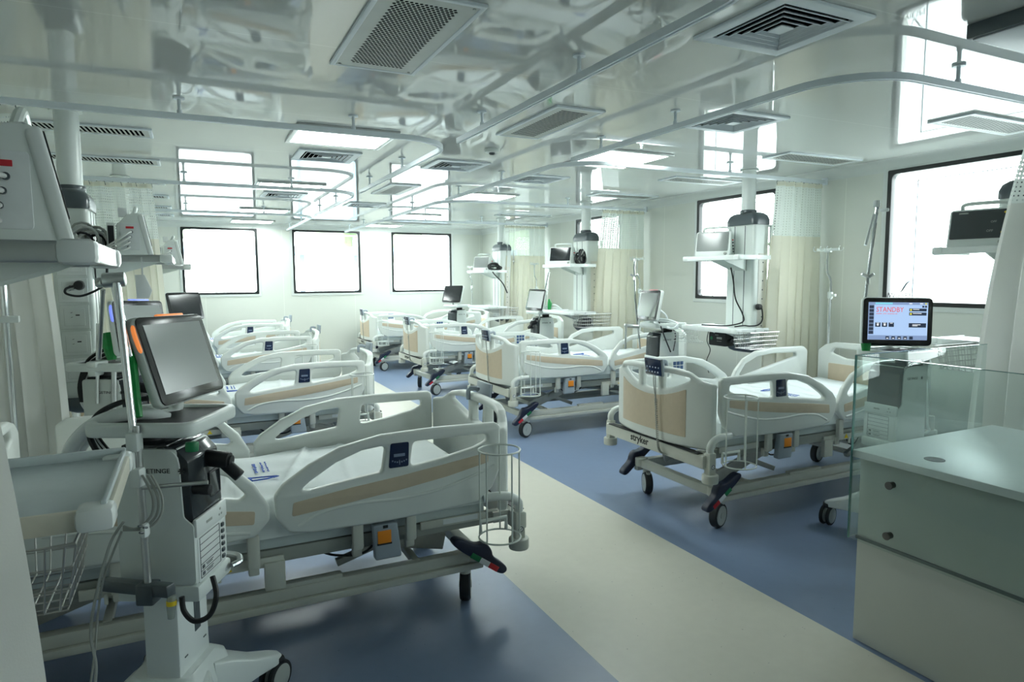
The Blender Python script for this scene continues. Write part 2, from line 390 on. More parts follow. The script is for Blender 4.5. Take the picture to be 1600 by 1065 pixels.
    def text(self, body, size, mtx, ext=0.0006, align='CENTER', sx=1.0, bold=0.0):
        cu = bpy.data.curves.new('tmpf', 'FONT'); cu.body = body; cu.size = size; cu.extrude = ext; cu.align_x = align; cu.align_y = 'CENTER'
        cu.resolution_u = 2; cu.offset = bold
        ob = bpy.data.objects.new('tmpo', cu); me = bpy.data.meshes.new_from_object(ob)
        t = bmesh.new(); t.from_mesh(me); bpy.data.objects.remove(ob); bpy.data.meshes.remove(me); bpy.data.curves.remove(cu)
        bmesh.ops.scale(t, vec=(sx, 1, 1), verts=t.verts)
        return self._merge(t, mtx)
    def sheet(self, f, nu, nv):
        t = bmesh.new(); uv = t.loops.layers.uv.new('UVMap')
        g = [[t.verts.new(f(i / nu, j / nv)[:3]) for i in range(nu + 1)] for j in range(nv + 1)]
        for j in range(nv):
            for i in range(nu):
                fc = t.faces.new((g[j][i], g[j][i + 1], g[j + 1][i + 1], g[j + 1][i]))
                for lp, (a, c) in zip(fc.loops, ((i, j), (i + 1, j), (i + 1, j + 1), (i, j + 1))):
                    q = f(a / nu, c / nv); lp[uv].uv = (q[3], q[4]) if len(q) > 3 else (a / nu, c / nv)
        return self._merge(t)
    def build(self, name, m, parent=None, smooth=35, link=True):
        me = bpy.data.meshes.new(name); self.bm.to_mesh(me); self.bm.free()
        for x in (m if isinstance(m, (list, tuple)) else [m]): me.materials.append(M[x] if isinstance(x, str) else x)
        if smooth:
            me.polygons.foreach_set('use_smooth', [True] * len(me.polygons))
            me.set_sharp_from_angle(angle=R(smooth))
        o = bpy.data.objects.new(name, me); COL.objects.link(o)
        if parent is not None: o.parent = parent
        return o

def tag(o, label, cat, group=None):
    o['label'] = label; o['category'] = cat
    if group: o['group'] = group
    return o
def struct(o):
    o['kind'] = 'structure'; return o
def thing(name, label, cat, loc=(0, 0, 0), rz=0.0, group=None):
    o = bpy.data.objects.new(name, None); o.empty_display_size = 0.1; COL.objects.link(o)
    o.location = loc; o.rotation_euler = (0, 0, rz)
    return tag(o, label, cat, group)
def copy_tree(o, parent=None):
    kids = list(o.children)
    c = o.copy(); COL.objects.link(c)
    if parent is not None: c.parent = parent
    for k in kids: copy_tree(k, c)
    return c
def dup(o, loc, rz=None, label=None):
    c = copy_tree(o); c.location = loc
    if rz is not None: c.rotation_euler = (0, 0, rz)
    if label: c['label'] = label
    return c

def chaikin(pts, n=2):
    for _ in range(n):
        q = []
        for i, p in enumerate(pts):
            a, b = p, pts[(i + 1) % len(pts)]
            q += [(a[0] * 0.75 + b[0] * 0.25, a[1] * 0.75 + b[1] * 0.25), (a[0] * 0.25 + b[0] * 0.75, a[1] * 0.25 + b[1] * 0.75)]
        pts = q
    return pts
def fillet(pts, r, n=5):
    out = []
    L = len(pts)
    for i, p in enumerate(pts):
        rad = p[2] if len(p) > 2 else r
        P, A, B = Vector(p[:2]), Vector(pts[i - 1][:2]), Vector(pts[(i + 1) % L][:2])
        da, db = (A - P), (B - P); la, lb = da.length, db.length
        da.normalize(); db.normalize()
        ang = max(1e-3, math.acos(max(-1, min(1, da.dot(db)))))
        t = min(rad / math.tan(ang / 2), la * 0.45, lb * 0.45)
        s, e = P + da * t, P + db * t
        for k in range(n + 1):
            u = k / n
            q = s * (1 - u) ** 2 + P * 2 * u * (1 - u) + e * u * u
            out.append((q.x, q.y))
    return out
def rrect(x0, z0, x1, z1, r, n=4):
    return fillet([(x0, z0), (x1, z0), (x1, z1), (x0, z1)], r, n)
def spline(pts, n=8):
    P = [Vector(p) for p in pts]; out = []
    for i in range(len(P) - 1):
        p0, p1, p2, p3 = P[max(i - 1, 0)], P[i], P[i + 1], P[min(i + 2, len(P) - 1)]
        for k in range(n):
            t = k / n
            out.append(0.5 * ((2 * p1) + (p2 - p0) * t + (2 * p0 - 5 * p1 + 4 * p2 - p3) * t * t + (3 * p1 - p0 - 3 * p2 + p3) * t ** 3))
    out.append(P[-1]); return out
def circle(c, r, axis='z', n=24, a0=0.0, a1=2 * PI, ry=None):
    ry = ry or r; out = []
    full = abs(a1 - a0 - 2 * PI) < 1e-6
    for k in range(n if full else n + 1):
        a = a0 + (a1 - a0) * k / n; u, v = r * math.cos(a), ry * math.sin(a)
        out.append({'z': (c[0] + u, c[1] + v, c[2]), 'y': (c[0] + u, c[1], c[2] + v), 'x': (c[0], c[1] + u, c[2] + v)}[axis])
    return out
def xz_text(x, y, z, flip=1, rotz=0.0):
    # text standing in the x-z plane, readable from -y when flip=1, from +y when flip=-1
    m = Matrix.Rotation(R(90), 4, 'X')
    if flip < 0: m = Matrix.Rotation(PI, 4, 'Z') @ m
    return Matrix.Translation((x, y, z)) @ Matrix.Rotation(rotz, 4, 'Z') @ m
def yz_text(x, y, z):   # readable from -x
    return Matrix.Translation((x, y, z)) @ Matrix.Rotation(R(-90), 4, 'Z') @ Matrix.Rotation(R(90), 4, 'X')

# ================================================================== THE SETTING
def wall_with_openings(name, axis, fixed0, fixed1, a0, a1, z0, z1, opens, m):
    b = MB()
    def seg(u0, u1, v0, v1):
        if u1 - u0 < 1e-4 or v1 - v0 < 1e-4: return
        c, s = (fixed0 + fixed1) / 2, abs(fixed1 - fixed0)
        if axis == 'Y': b.box((c, (u0 + u1) / 2, (v0 + v1) / 2), (s, u1 - u0, v1 - v0))
        else: b.box(((u0 + u1) / 2, c, (v0 + v1) / 2), (u1 - u0, s, v1 - v0))
    e = a0
    for o0, o1 in sorted(opens):
        seg(e, o0, z0, z1); seg(o0, o1, z0, WZ0); seg(o0, o1, WZ1, z1); e = o1
    seg(e, a1, z0, z1)
    return struct(b.build(name, m, smooth=0))
b = MB(); b.box(((WXL + WXR) / 2, (WYF + WYB) / 2, -0.05), (WXR - WXL + 0.24, WYB - WYF + 0.24, 0.1)); struct(b.build('floor', 'floor', smooth=0))
b = MB(); b.box(((WXL + WXR) / 2, (WYF + WYB) / 2, CEIL + 0.04), (WXR - WXL + 0.24, WYB - WYF + 0.24, 0.08)); struct(b.build('ceiling', 'ceil', smooth=0))
wall_with_openings('wall_right', 'Y', WXR, WXR + 0.12, WYF, WYB, 0, CEIL, WIN_R, 'wallR')
wall_with_openings('wall_back', 'X', WYB, WYB + 0.12, WXL - 0.12, WXR + 0.12, 0, CEIL, WIN_B, 'wallB')
wall_with_openings('wall_left', 'Y', WXL - 0.12, WXL, WYF, WYB, 0, CEIL, [], 'wallR')
wall_with_openings('wall_front', 'X', WYF - 0.12, WYF, WXL - 0.12, WXR + 0.12, 0, CEIL, [], 'wallB')

def cove(name, p0, p1, inward):
    # concave quarter round between wall and ceiling
    r = 0.085; b = MB(); t = bmesh.new(); n = 10
    prof = [(0, 0)] + [(r - r * math.cos(a), -r + r * math.sin(a)) for a in [PI / 2 * k / n for k in range(n + 1)]]
    prof = [(0, 0)] + [(r - r * math.sin(a), -(r - r * math.cos(a))) for a in [PI / 2 * k / n for k in range(n + 1)]]
    rings = []
    for p in (p0, p1):
        rings.append([t.verts.new((p[0] + inward[0] * u, p[1] + inward[1] * u, CEIL + v)) for u, v in prof])
    k = len(prof)
    for i in range(k): t.faces.new((rings[0][i], rings[0][(i + 1) % k], rings[1][(i + 1) % k], rings[1][i]))
    t.faces.new(rings[0]); t.faces.new(rings[1][::-1])
    bmesh.ops.recalc_face_normals(t, faces=t.faces)
    b._merge(t); struct(b.build(name, 'cove', smooth=40))
cove('trim_1', (WXR, WYF), (WXR, WYB), (-1, 0))
cove('trim_2', (WXL, WYB), (WXR, WYB), (0, -1))
cove('trim_3', (WXL, WYF), (WXL, WYB), (1, 0))
for nm, c, s in (('baseboard_right', (WXR - 0.006, (WYF + WYB) / 2, 0.05), (0.012, WYB - WYF, 0.1)), ('baseboard_back', ((WXL + WXR) / 2, WYB - 0.006, 0.05), (WXR - WXL, 0.012, 0.1)),
                 ('baseboard_left', (WXL + 0.006, (WYF + WYB) / 2, 0.05), (0.012, WYB - WYF, 0.1))):
    b = MB(); b.box(c, s); struct(b.build(nm, 'cove', smooth=0))

def swoosh(b, mtxf, s=1.0):
    # the hand-drawn wave mark printed on the panes
    pts = [(-0.055, 0.0), (-0.045, -0.012), (-0.03, 0.012), (-0.015, 0.022), (-0.005, -0.005), (0.005, -0.014), (0.02, 0.008), (0.04, 0.038), (0.062, 0.052)]
    rad = [0.0012, 0.0014, 0.0014, 0.0016, 0.002, 0.003, 0.0045, 0.004, 0.001]
    P = spline([(u * s, v * s, 0) for u, v in pts], 6)
    rr = []
    for i in range(len(P)):
        t = i / 6; k = min(int(t), len(rad) - 2); rr.append((rad[k] + (rad[k + 1] - rad[k]) * (t - k)) * s)
    b.tube([mtxf @ Vector(p) for p in P], rr, 6)

def window(idx, axis, a, bb, at, sgn, logos):
    # sgn: outward direction along the wall normal
    g = 0.03
    out = fillet([(a - 0.012, WZ0 - 0.012), (bb + 0.012, WZ0 - 0.012), (bb + 0.012, WZ1 + 0.012), (a - 0.012, WZ1 + 0.012)], 0.012)
    hole = fillet([(a + g - 0.008, WZ0 + g - 0.01), (bb - g + 0.008, WZ0 + g - 0.01), (bb - g + 0.008, WZ1 - g + 0.01), (a + g - 0.008, WZ1 - g + 0.01)], 0.045)
    ax = 'x' if axis == 'Y' else 'y'
    b = MB(); b.plate(out, [hole], 0.05, 0.003, ax, at + sgn * 0.012)
    w = struct(b.build(f'window_{idx}', 'winframe'))
    b = MB()
    if axis == 'Y': b.box((at + sgn * 0.02, (a + bb) / 2, (WZ0 + WZ1) / 2), (0.005, bb - a, WZ1 - WZ0))
    else: b.box(((a + bb) / 2, at + sgn * 0.02, (WZ0 + WZ1) / 2), (bb - a, 0.005, WZ1 - WZ0))
    b.build('pane', 'glass', w, smooth=0)
    # outer light frame that holds the pane, and a thin inner sash line
    b = MB()
    o2 = rrect(a - 0.05, WZ0 - 0.05, bb + 0.05, min(WZ1 + 0.03, 2.275), 0.01)
    b.plate(o2, [rrect(a - 0.005, WZ0 - 0.005, bb + 0.005, WZ1 + 0.004, 0.01)], 0.012, 0.002, ax, at - sgn * 0.003)
    b.build('window_surround', 'cove', w)
    b = MB()
    if axis == 'Y':
        y = bb - 0.20
        b.box((at + sgn * 0.035, y, (WZ0 + WZ1) / 2 - 0.03), (0.01, 0.006, WZ1 - WZ0 - 0.10)); b.box((at + sgn * 0.035, (a + y) / 2, WZ1 - 0.085), (0.01, y - a, 0.006))
    else:
        x = bb - 0.105
        b.box((x, at + sgn * 0.035, (WZ0 + WZ1) / 2), (0.007, 0.01, WZ1 - WZ0 - 0.06))
    b.build('sash_line', 'greyblue', w, smooth=0)
    b = MB()
    for (u, mir, s, txt) in logos:
        if axis == 'Y':
            mt = yz_text(at + 0.0145, u, WZ0 + 0.112)
            if mir: mt = mt @ Matrix.Scale(-1, 4, (1, 0, 0))
            swoosh(b, mt, s)
            if txt:
                b.text('WIESPL', 0.048 * s, yz_text(at + 0.0145, u, WZ0 + 0.062), 0.0004)
                b.box((at + 0.0145, u, WZ0 + 0.036), (0.0008, 0.14, 0.004)); b.box((at + 0.0145, u, WZ0 + 0.028), (0.0008, 0.13, 0.004))
        else:
            mt = xz_text(u, at + 0.0145, WZ0 + 0.14)
            if mir: mt = mt @ Matrix.Scale(-1, 4, (1, 0, 0))
            b.tube([mt @ Vector(p) for p in spline([(-0.03, -0.028, 0), (0.0, 0.0, 0), (0.028, 0.034, 0)], 4)], [0.002] * 4 + [0.0045] * 4 + [0.002], 6)
            b.text('WIESPL', 0.035, xz_text(u - 0.03 if not mir else u + 0.03, at + 0.0145, WZ0 + 0.075), 0.0004)
    b.build('logo_print', 'letters', w, smooth=0)
for i, (a, c) in enumerate(WIN_R):  # indices past the back windows: unseen openings added for foreground light
    window(i + 1 if i < 4 else i + 4, 'Y', a, c, WXR, 1, [(c - 0.115, False, 1.25, True)])
for i, (a, c) in enumerate(WIN_B):
    window(i + 5, 'X', a, c, WYB, 1, [(a + 0.2, False, 1, True), (c - 0.26, True, 1, True)])

# ------------------------------------------------------------------ outdoors, seen bleached through the panes
b = MB(); b.box((8, 16, -0.6), (80, 80, 0.1)); struct(b.build('outside_ground', 'pave', smooth=0))
def tree(x, y, h, r, lab):
    t = thing('outside_tree', lab, 'tree', (x, y, -0.55), 0, 'trees outside the windows')
    b = MB(); b.cyl((0, 0, 0), (0, 0, h * 0.6), 0.12, 0.07, 10); b.build('trunk', 'bark', t)
    b = MB(); rnd = random.Random(int(x * 31 + y * 7))
    for k in range(26):
        a, e = rnd.uniform(0, 2 * PI), rnd.uniform(-0.6, 1.0); q = r * rnd.uniform(0.35, 0.85)
        tt = bmesh.new(); bmesh.ops.create_icosphere(tt, subdivisions=2, radius=r * rnd.uniform(0.28, 0.45))
        for v in tt.verts: v.co *= 1 + rnd.uniform(-0.16, 0.16)
        b._merge(tt, Matrix.Translation((q * math.cos(a), q * math.sin(a), h * 0.72 + e * r * 0.8)))
    b.build('foliage', 'leaf', t)
tree(-1.2, 17.5, 4.6, 1.7, 'pale green tree outside the left back window')
tree(5.0, 20.5, 4.8, 1.5, 'pale green tree outside the middle back window')
tree(8.8, 18.0, 4.4, 1.7, 'pale green tree outside the right back window')
tree(13.5, 4.4, 2.6, 1.0, 'pale bush-like tree outside the nearest right window')
t = thing('outside_canopy', 'pale blue canopy edge outside the right back window', 'canopy', (3.2, 14.6, 2.05))
b = MB(); b.box((0, 0, 0), (7.5, 1.2, 0.16), 0.02); b.build('canopy_roof', 'awning', t)
b = MB()
for x in (-3.4, -1.05, 0.1, 3.4): b.cyl((x, 0, -2.6), (x, 0, -0.05), 0.05)
b.build('post', 'awning', t)
t = thing('outside_building', 'pale building with blue panes outside the nearest right window', 'building', (24, 9, -0.55))
b = MB(); b.box((0, 0, 2.2), (3, 18, 4.4), 0.02); b.build('wall', 'build', t)
for y in (-7, -4.5, -2, 0.5, 3, 5.5):
    b = MB(); b.box((-1.51, y, 1.7), (0.06, 0.6, 0.5), 0.01); b.build('window_pane', 'bluepane', t)

# ================================================================== CEILING FIXTURES
def ceiling_light(x0, x1, y0, y1, lab, lit=True):
    cx, cy, w, d = (x0 + x1) / 2, (y0 + y1) / 2, x1 - x0, y1 - y0
    t = thing('ceiling_light', lab, 'ceiling light', (cx, cy, CEIL), 0, 'square ceiling lights')
    b = MB(); b.plate(rrect(-w / 2, -d / 2, w / 2, d / 2, 0.006), [rrect(-w / 2 + 0.028, -d / 2 + 0.028, w / 2 - 0.028, d / 2 - 0.028, 0.004)], 0.016, 0.002, 'z', -0.008)
    b.build('light_frame', 'alu', t)
    b = MB(); b.box((0, 0, -0.006), (w - 0.05, d - 0.05, 0.010)); b.build('diffuser', 'lamp' if lit else 'diffoff', t)
ceiling_light(0.585, 1.19, 3.97, 4.52, 'lit ceiling panel nearest the camera on the left side')
ceiling_light(0.585, 1.19, 6.40, 6.95, 'second lit ceiling panel of the left row')
ceiling_light(0.585, 1.19, 8.85, 9.40, 'third lit ceiling panel of the left row')
ceiling_light(0.585, 1.19, 10.55, 11.05, 'small-looking lit panel just above the left back window')
ceiling_light(2.63, 3.20, 3.86, 4.50, 'lit ceiling panel nearest the camera on the right side')
ceiling_light(2.63, 3.20, 6.36, 7.00, 'second lit ceiling panel of the right row')
ceiling_light(2.63, 3.20, 8.80, 9.40, 'third lit ceiling panel of the right row')
ceiling_light(2.63, 3.20, 10.6, 11.05, 'farthest lit panel above the right back window')

def air_diffuser(cx, cy, lab, s=0.43):
    t = thing('air_diffuser', lab, 'air vent', (cx, cy, CEIL), 0, 'square louvred air diffusers')
    h = s / 2
    b = MB(); b.plate(rrect(-h, -h, h, h, 0.004), [rrect(-h + 0.05, -h + 0.05, h - 0.05, h - 0.05, 0.002)], 0.012, 0.003, 'z', -0.006); b.build('diffuser_frame', 'track', t)
    b = MB(); b.box((0, 0, -0.001), (s - 0.06, s - 0.06, 0.002)); b.build('duct_opening', 'ventinner', t, smooth=0)
    b = MB()
    for k in range(5):
        q = h - 0.058 - k * 0.031
        if q < 0.015: break
        tb = bmesh.new()
        r0 = [tb.verts.new((sx * q, sy * q, -0.014)) for sx, sy in ((-1, -1), (1, -1), (1, 1), (-1, 1))]
        qi = q - 0.012
        r1 = [tb.verts.new((sx * qi, sy * qi, -0.003)) for sx, sy in ((-1, -1), (1, -1), (1, 1), (-1, 1))]
        r2 = [tb.verts.new((sx * (q - 0.004), sy * (q - 0.004), -0.015)) for sx, sy in ((-1, -1), (1, -1), (1, 1), (-1, 1))]
        for i in range(4):
            j = (i + 1) % 4
            tb.faces.new((r0[i], r0[j], r1[j], r1[i])); tb.faces.new((r0[i], r2[i], r2[j], r0[j]))
        b._merge(tb)
    b.box((0, 0, -0.012), (0.06, 0.06, 0.005))
    b.build('louvre', 'track', t, smooth=0)
for cx, cy, lab in ((1.935, 1.77, 'large louvred air diffuser at the top of the picture, nearest the camera'),
                    (0.92, 4.94, 'louvred air diffuser behind the first left ceiling light'), (0.92, 7.35, 'louvred air diffuser behind the second left ceiling light'),
                    (1.91, 4.93, 'louvred air diffuser over the aisle, nearer one'), (1.91, 7.95, 'louvred air diffuser over the aisle, farther one'),
                    (2.84, 2.92, 'louvred air diffuser beside the right rail, nearer one'), (2.84, 5.30, 'louvred air diffuser beside the right rail, farther one')):
    air_diffuser(cx, cy, lab)

def return_vent(x0, x1, y0, y1, lab, style):
    cx, cy, w, d = (x0 + x1) / 2, (y0 + y1) / 2, x1 - x0, y1 - y0
    t = thing('return_vent', lab, 'ceiling vent', (cx, cy, CEIL), 0, 'long perforated ceiling vents')
    m = 0.045 if min(w, d) < 0.3 else 0.065
    b = MB(); b.plate(rrect(-w / 2, -d / 2, w / 2, d / 2, 0.003), [rrect(-w / 2 + 0.02, -d / 2 + 0.02, w / 2 - 0.02, d / 2 - 0.02, 0.002)], 0.012, 0.003, 'z', -0.006); b.build('vent_frame', 'track', t)
    b = MB(); b.box((0, 0, -0.001), (w - 0.03, d - 0.03, 0.002)); b.build('duct_opening', 'ventinner', t, smooth=0)
    gx, gy = w - 2 * m, d - 2 * m
    holes = []
    if style == 'hex':
        p = 0.0165; n = int(gx / p); k = int(gy / (p * 0.88))
        for i in range(n):
            for j in range(k):
                x = -gx / 2 + (i + 0.5 + (0.5 if j % 2 else 0)) * p; y = -gy / 2 + (j + 0.5) * p * 0.88
                if x > gx / 2: continue
                holes.append([(x + 0.0071 * math.cos(a), y + 0.0071 * math.sin(a)) for a in [PI / 3 * q + PI / 6 for q in range(6)]])
    else:
        lng = gx >= gy; n = int(max(gx, gy) / 0.024)
        for i in range(n):
            u = -max(gx, gy) / 2 + (i + 0.5) * max(gx, gy) / n; s = min(gx, gy) / 2
            if lng: holes.append([(u - 0.013, -s), (u + 0.001, -s), (u + 0.0125, s), (u - 0.0015, s)])
            else: holes.append([(-s, u - 0.013), (s, u - 0.0015), (s, u + 0.0125), (-s, u + 0.001)])
    b = MB(); b.plate(rrect(-w / 2 + 0.018, -d / 2 + 0.018, w / 2 - 0.018, d / 2 - 0.018, 0.002), holes, 0.0008, 0.0001, 'z', -0.0095); b.build('grille', 'ventface', t, smooth=0)
    for sx in ((-1, 1) if style == 'hex' else ()):
        for sy in (-1, 1): b = MB(); b.cyl((sx * (w / 2 - 0.035), sy * (d / 2 - 0.035), -0.012), (sx * (w / 2 - 0.035), sy * (d / 2 - 0.035), -0.009), 0.006, n=10); b.build('screw', 'darkframe', t)
return_vent(0.555, 0.915, 2.04, 2.84, 'big perforated ceiling vent at the top centre, nearest the camera', 'hex')
return_vent(1.735, 2.035, 3.02, 3.78, 'slatted ceiling vent right of the main curtain rail', 'slat')
return_vent(1.72, 2.02, 6.1, 6.85, 'slatted ceiling vent farther along over the aisle', 'slat')
for y, lab in ((2.33, 'pale slatted vent beside the nearest right window'), (3.56, 'slatted vent in front of the nearest right curtain top'), (4.78, 'slatted vent in front of the second right window'),
               (6.0, 'slatted vent before the second right curtain'), (7.2, 'slatted vent past the second right curtain'), (8.4, 'slatted vent over the far right curtain'), (9.6, 'slatted vent in the far right corner')):
    return_vent(3.88, 4.66, y - 0.13, y + 0.13, lab, 'slat')
for y, lab in ((4.62, 'nearest slatted vent along the left wall'), (5.72, 'second slatted vent along the left wall'), (6.85, 'third slatted vent along the left wall'),
               (8.0, 'fourth slatted vent along the left wall'), (9.15, 'fifth slatted vent along the left wall'), (10.2, 'farthest slatted vent along the left wall')):
    return_vent(-0.95, -0.165, y - 0.125, y + 0.125, lab, 'slat')
t = thing('smoke_detector', 'round white smoke detector on the ceiling over the aisle', 'smoke detector', (1.908, 4.22, CEIL))
b = MB(); b.lathe([(0.052, 0), (0.055, -0.012), (0.05, -0.024), (0.03, -0.028), (0.0, -0.028)]); b.build('detector_body', 'white', t)
b = MB(); b.lathe([(0.02, -0.028), (0.02, -0.038), (0.012, -0.044), (0, -0.044)]); b.build('sensor_head', 'slate', t)
t = thing('ceiling_unit', 'white box unit fixed to the ceiling at the upper right corner', 'ceiling unit', (2.86, 1.17, CEIL))
b = MB(); b.box((0, 0, -0.025), (0.66, 0.62, 0.05), 0.004); b.build('unit_body', 'slate', t)
b = MB(); b.box((0, 0, -0.053), (0.63, 0.59, 0.006), 0.002); b.build('unit_face', 'diffoff', t)

# curtain tracks: from the wall along x, a bend, then along the aisle
def curtain_track(side, yb, ye, lab):
    xr = 1.44 if side < 0 else 2.37; xw = WXL + 0.01 if side < 0 else WXR - 0.01
    t = thing('curtain_track', lab, 'curtain track', (0, 0, 0), 0, 'white curtain tracks under the ceiling')
    r = 0.32
    cx = xr + side * r
    arc = [(cx - side * r * math.cos(a), yb + r - r * math.sin(a), TRK) for a in [PI / 2 * k / 10 for k in range(11)]]
    pts = [Vector((xw, yb, TRK))] + [Vector(p) for p in arc[::-1]] + [Vector((xr, ye, TRK))]
    b = MB(); tb = bmesh.new(); rings = []
    w, h = 0.013, 0.014
    for i, p in enumerate(pts):
        d = (pts[min(i + 1, len(pts) - 1)] - pts[max(i - 1, 0)]).normalized(); n = Vector((-d.y, d.x, 0))
        rings.append([tb.verts.new(p + n * a + Vector((0, 0, c))) for a, c in ((-w, -h), (-0.004, -h), (-0.004, -h + 0.006), (0.004, -h + 0.006), (0.004, -h), (w, -h), (w, h), (-w, h))])
    for a, c in zip(rings, rings[1:]):
        for k in range(8): tb.faces.new((a[k], a[(k + 1) % 8], c[(k + 1) % 8], c[k]))
    tb.faces.new(rings[0][::-1]); tb.faces.new(rings[-1]); bmesh.ops.recalc_face_normals(tb, faces=tb.faces)
    b._merge(tb); b.build('rail', 'track', t, smooth=30)
    xs = [xr + side * 0.60, xr + side * 1.45]
    posts = [(x, yb) for x in xs if abs(x - xw) > 0.3] + [(xr, yb + 1.1), (xr, ye - 0.35)]
    for x, y in posts:
        b = MB(); b.cyl((x, y, TRK + 0.012), (x, y, CEIL), 0.008, n=12); b.cyl((x, y, CEIL - 0.008), (x, y, CEIL), 0.026, n=18); b.cyl((x, y, TRK + 0.012), (x, y, TRK + 0.03), 0.012, n=12)
        b.build('hanger_post', 'track', t)
    b = MB(); b.box((xw + (-side) * -0.0, yb, TRK + 0.005), (0.02, 0.05, 0.06), 0.004); b.build('wall_bracket', 'track', t)
for side, ys, nm in ((-1, (1.23, 3.69, 6.15, 8.61), 'left'), (1, (1.76, 3.95, 6.41, 8.83), 'right')):
    for i, y in enumerate(ys):
        ye = ys[i + 1] - 0.03 if i < 3 else WYB - 0.05
        curtain_track(side, y, ye, f'white curtain track {["nearest the camera", "second from the camera", "third from the camera", "farthest away"][i]} on the {nm} side')

# ================================================================== HOSPITAL BEDS
# local axes: x from the foot (0) to the head (2.15), y = -0.45 .. 0.45, z up
def footboard_warp(x, y, z):
    k = min(1.0, abs(y) / 0.43)
    return (x - 0.085 * (1 - k ** 3.0), y, z)

def caster(root, x, y, ang, dz=0):
    c, s = math.cos(ang), math.sin(ang)
    b = MB(); b.cyl((x, y, 0.135), (x, y, 0.20), 0.026, n=16, b=0.003)
    rot = Matrix.Rotation(ang, 4, 'Z'); off = Vector((x, y, 0)); tr = rot @ Vector((-0.022, 0, 0))
    b.box(off + tr + Vector((0, 0, 0.13)), (0.075, 0.030, 0.045), 0.012, rot)
    w = b.build('caster', 'frame', root)
    o = off + tr; ax = rot @ Vector((0, 1, 0))
    b = MB()
    mt = Matrix.Translation((o.x, o.y, 0.0735)) @ rot
    t = MB(); t.lathe([(0.055, -0.022), (0.066, -0.024), (0.0725, -0.017), (0.0735, 0), (0.0725, 0.017), (0.066, 0.024), (0.055, 0.022)], axis='y', n=32)
    bmesh.ops.transform(t.bm, matrix=mt, verts=t.bm.verts); t.build('wheel_tyre', 'rubber', w)
    t = MB(); t.lathe([(0.057, -0.0245), (0.057, 0.0245)], axis='y', n=32); t.cyl((0, -0.028, 0), (0, 0.028, 0), 0.018)
    bmesh.ops.transform(t.bm, matrix=mt, verts=t.bm.verts); t.build('wheel_hub', 'hub', w)

def brake_pedal(root, y, s):
    # rocker pedal, foot end low; s = outward side
    b = MB()
    prof = chaikin([(0.005, 0.165), (0.0, 0.135), (0.035, 0.125), (0.105, 0.185), (0.165, 0.225), (0.255, 0.295), (0.26, 0.325), (0.225, 0.33), (0.15, 0.283), (0.10, 0.285), (0.075, 0.25), (0.07, 0.215)], 2)
    b.plate(prof, [], 0.055, 0.010, 'y', y)
    p = b.build('brake_pedal', 'navy', root)
    d = Vector((0.165 - 0.045, 0, 0.235 - 0.148)); d.normalize(); st = Vector((0.05, 0, 0.152)); n = Vector((-d.z, 0, d.x))
    for k, m in enumerate(('red', 'whitelab', 'green')):
        b = MB(); a = st + d * (0.052 * k); e = st + d * (0.052 * (k + 1))
        b.bar((a.x, y + s * 0.0262, a.z + 0.004), (e.x, y + s * 0.0262, e.z + 0.004), 0.006, 0.024, 0.001, (0, 1, 0) if False else (n.x, 0, n.z))
        b.build('pedal_label', m, p)

def foot_rail_shape():
    o = [(0, -0.015), (0.02, 0), (0.30, 0.006), (0.52, 0.0), (0.68, -0.03), (0.80, -0.085), (0.90, -0.15), (0.932, -0.19), (0.928, -0.275), (0.885, -0.335), (0.80, -0.352), (0.55, -0.357), (0.30, -0.352), (0.11, -0.34), (0.035, -0.28), (0.0, -0.20)]
    h1 = [(0.065, -0.045), (0.39, -0.042), (0.405, -0.145), (0.26, -0.125), (0.12, -0.098), (0.062, -0.075)]
    h2 = [(0.505, -0.045), (0.60, -0.055), (0.70, -0.09), (0.80, -0.15), (0.835, -0.178), (0.80, -0.185), (0.66, -0.165), (0.522, -0.15)]
    be = [(0.06, -0.125), (0.25, -0.15), (0.45, -0.175), (0.65, -0.195), (0.865, -0.222), (0.872, -0.275), (0.65, -0.253), (0.45, -0.232), (0.25, -0.205), (0.06, -0.168)]
    rd = [(0.03, -0.185), (0.12, -0.215), (0.28, -0.255), (0.45, -0.268), (0.62, -0.262), (0.76, -0.275), (0.85, -0.315)]
    return fillet(o, 0.03, 4), [fillet(h1, 0.022, 4), fillet(h2, 0.018, 4)], fillet(be, 0.008, 2), rd
def head_rail_shape():
    o = [(0, -0.29), (0.0, -0.235), (0.045, -0.145), (0.12, -0.065), (0.24, -0.012), (0.40, 0.005), (0.70, 0.0), (0.742, -0.03), (0.742, -0.30), (0.70, -0.352), (0.20, -0.357), (0.05, -0.345)]
    h = [(0.075, -0.18), (0.13, -0.105), (0.24, -0.055), (0.40, -0.040), (0.62, -0.045), (0.625, -0.075), (0.36, -0.135), (0.14, -0.185), (0.09, -0.195)]
    o = [(u * 1.07, v_) for u, v_ in o]; h = [(u * 1.07, v_) for u, v_ in h]
    be = [(0.05, -0.245), (0.22, -0.218), (0.42, -0.185), (0.68, -0.135), (0.68, -0.185), (0.42, -0.238), (0.22, -0.275), (0.055, -0.295)]
    rd = [(0.07, -0.325), (0.2, -0.305), (0.38, -0.265), (0.55, -0.235), (0.70, -0.225)]
    return fillet(o, 0.03, 4), [fillet(h, 0.022, 4)], fillet(be, 0.008, 2), rd

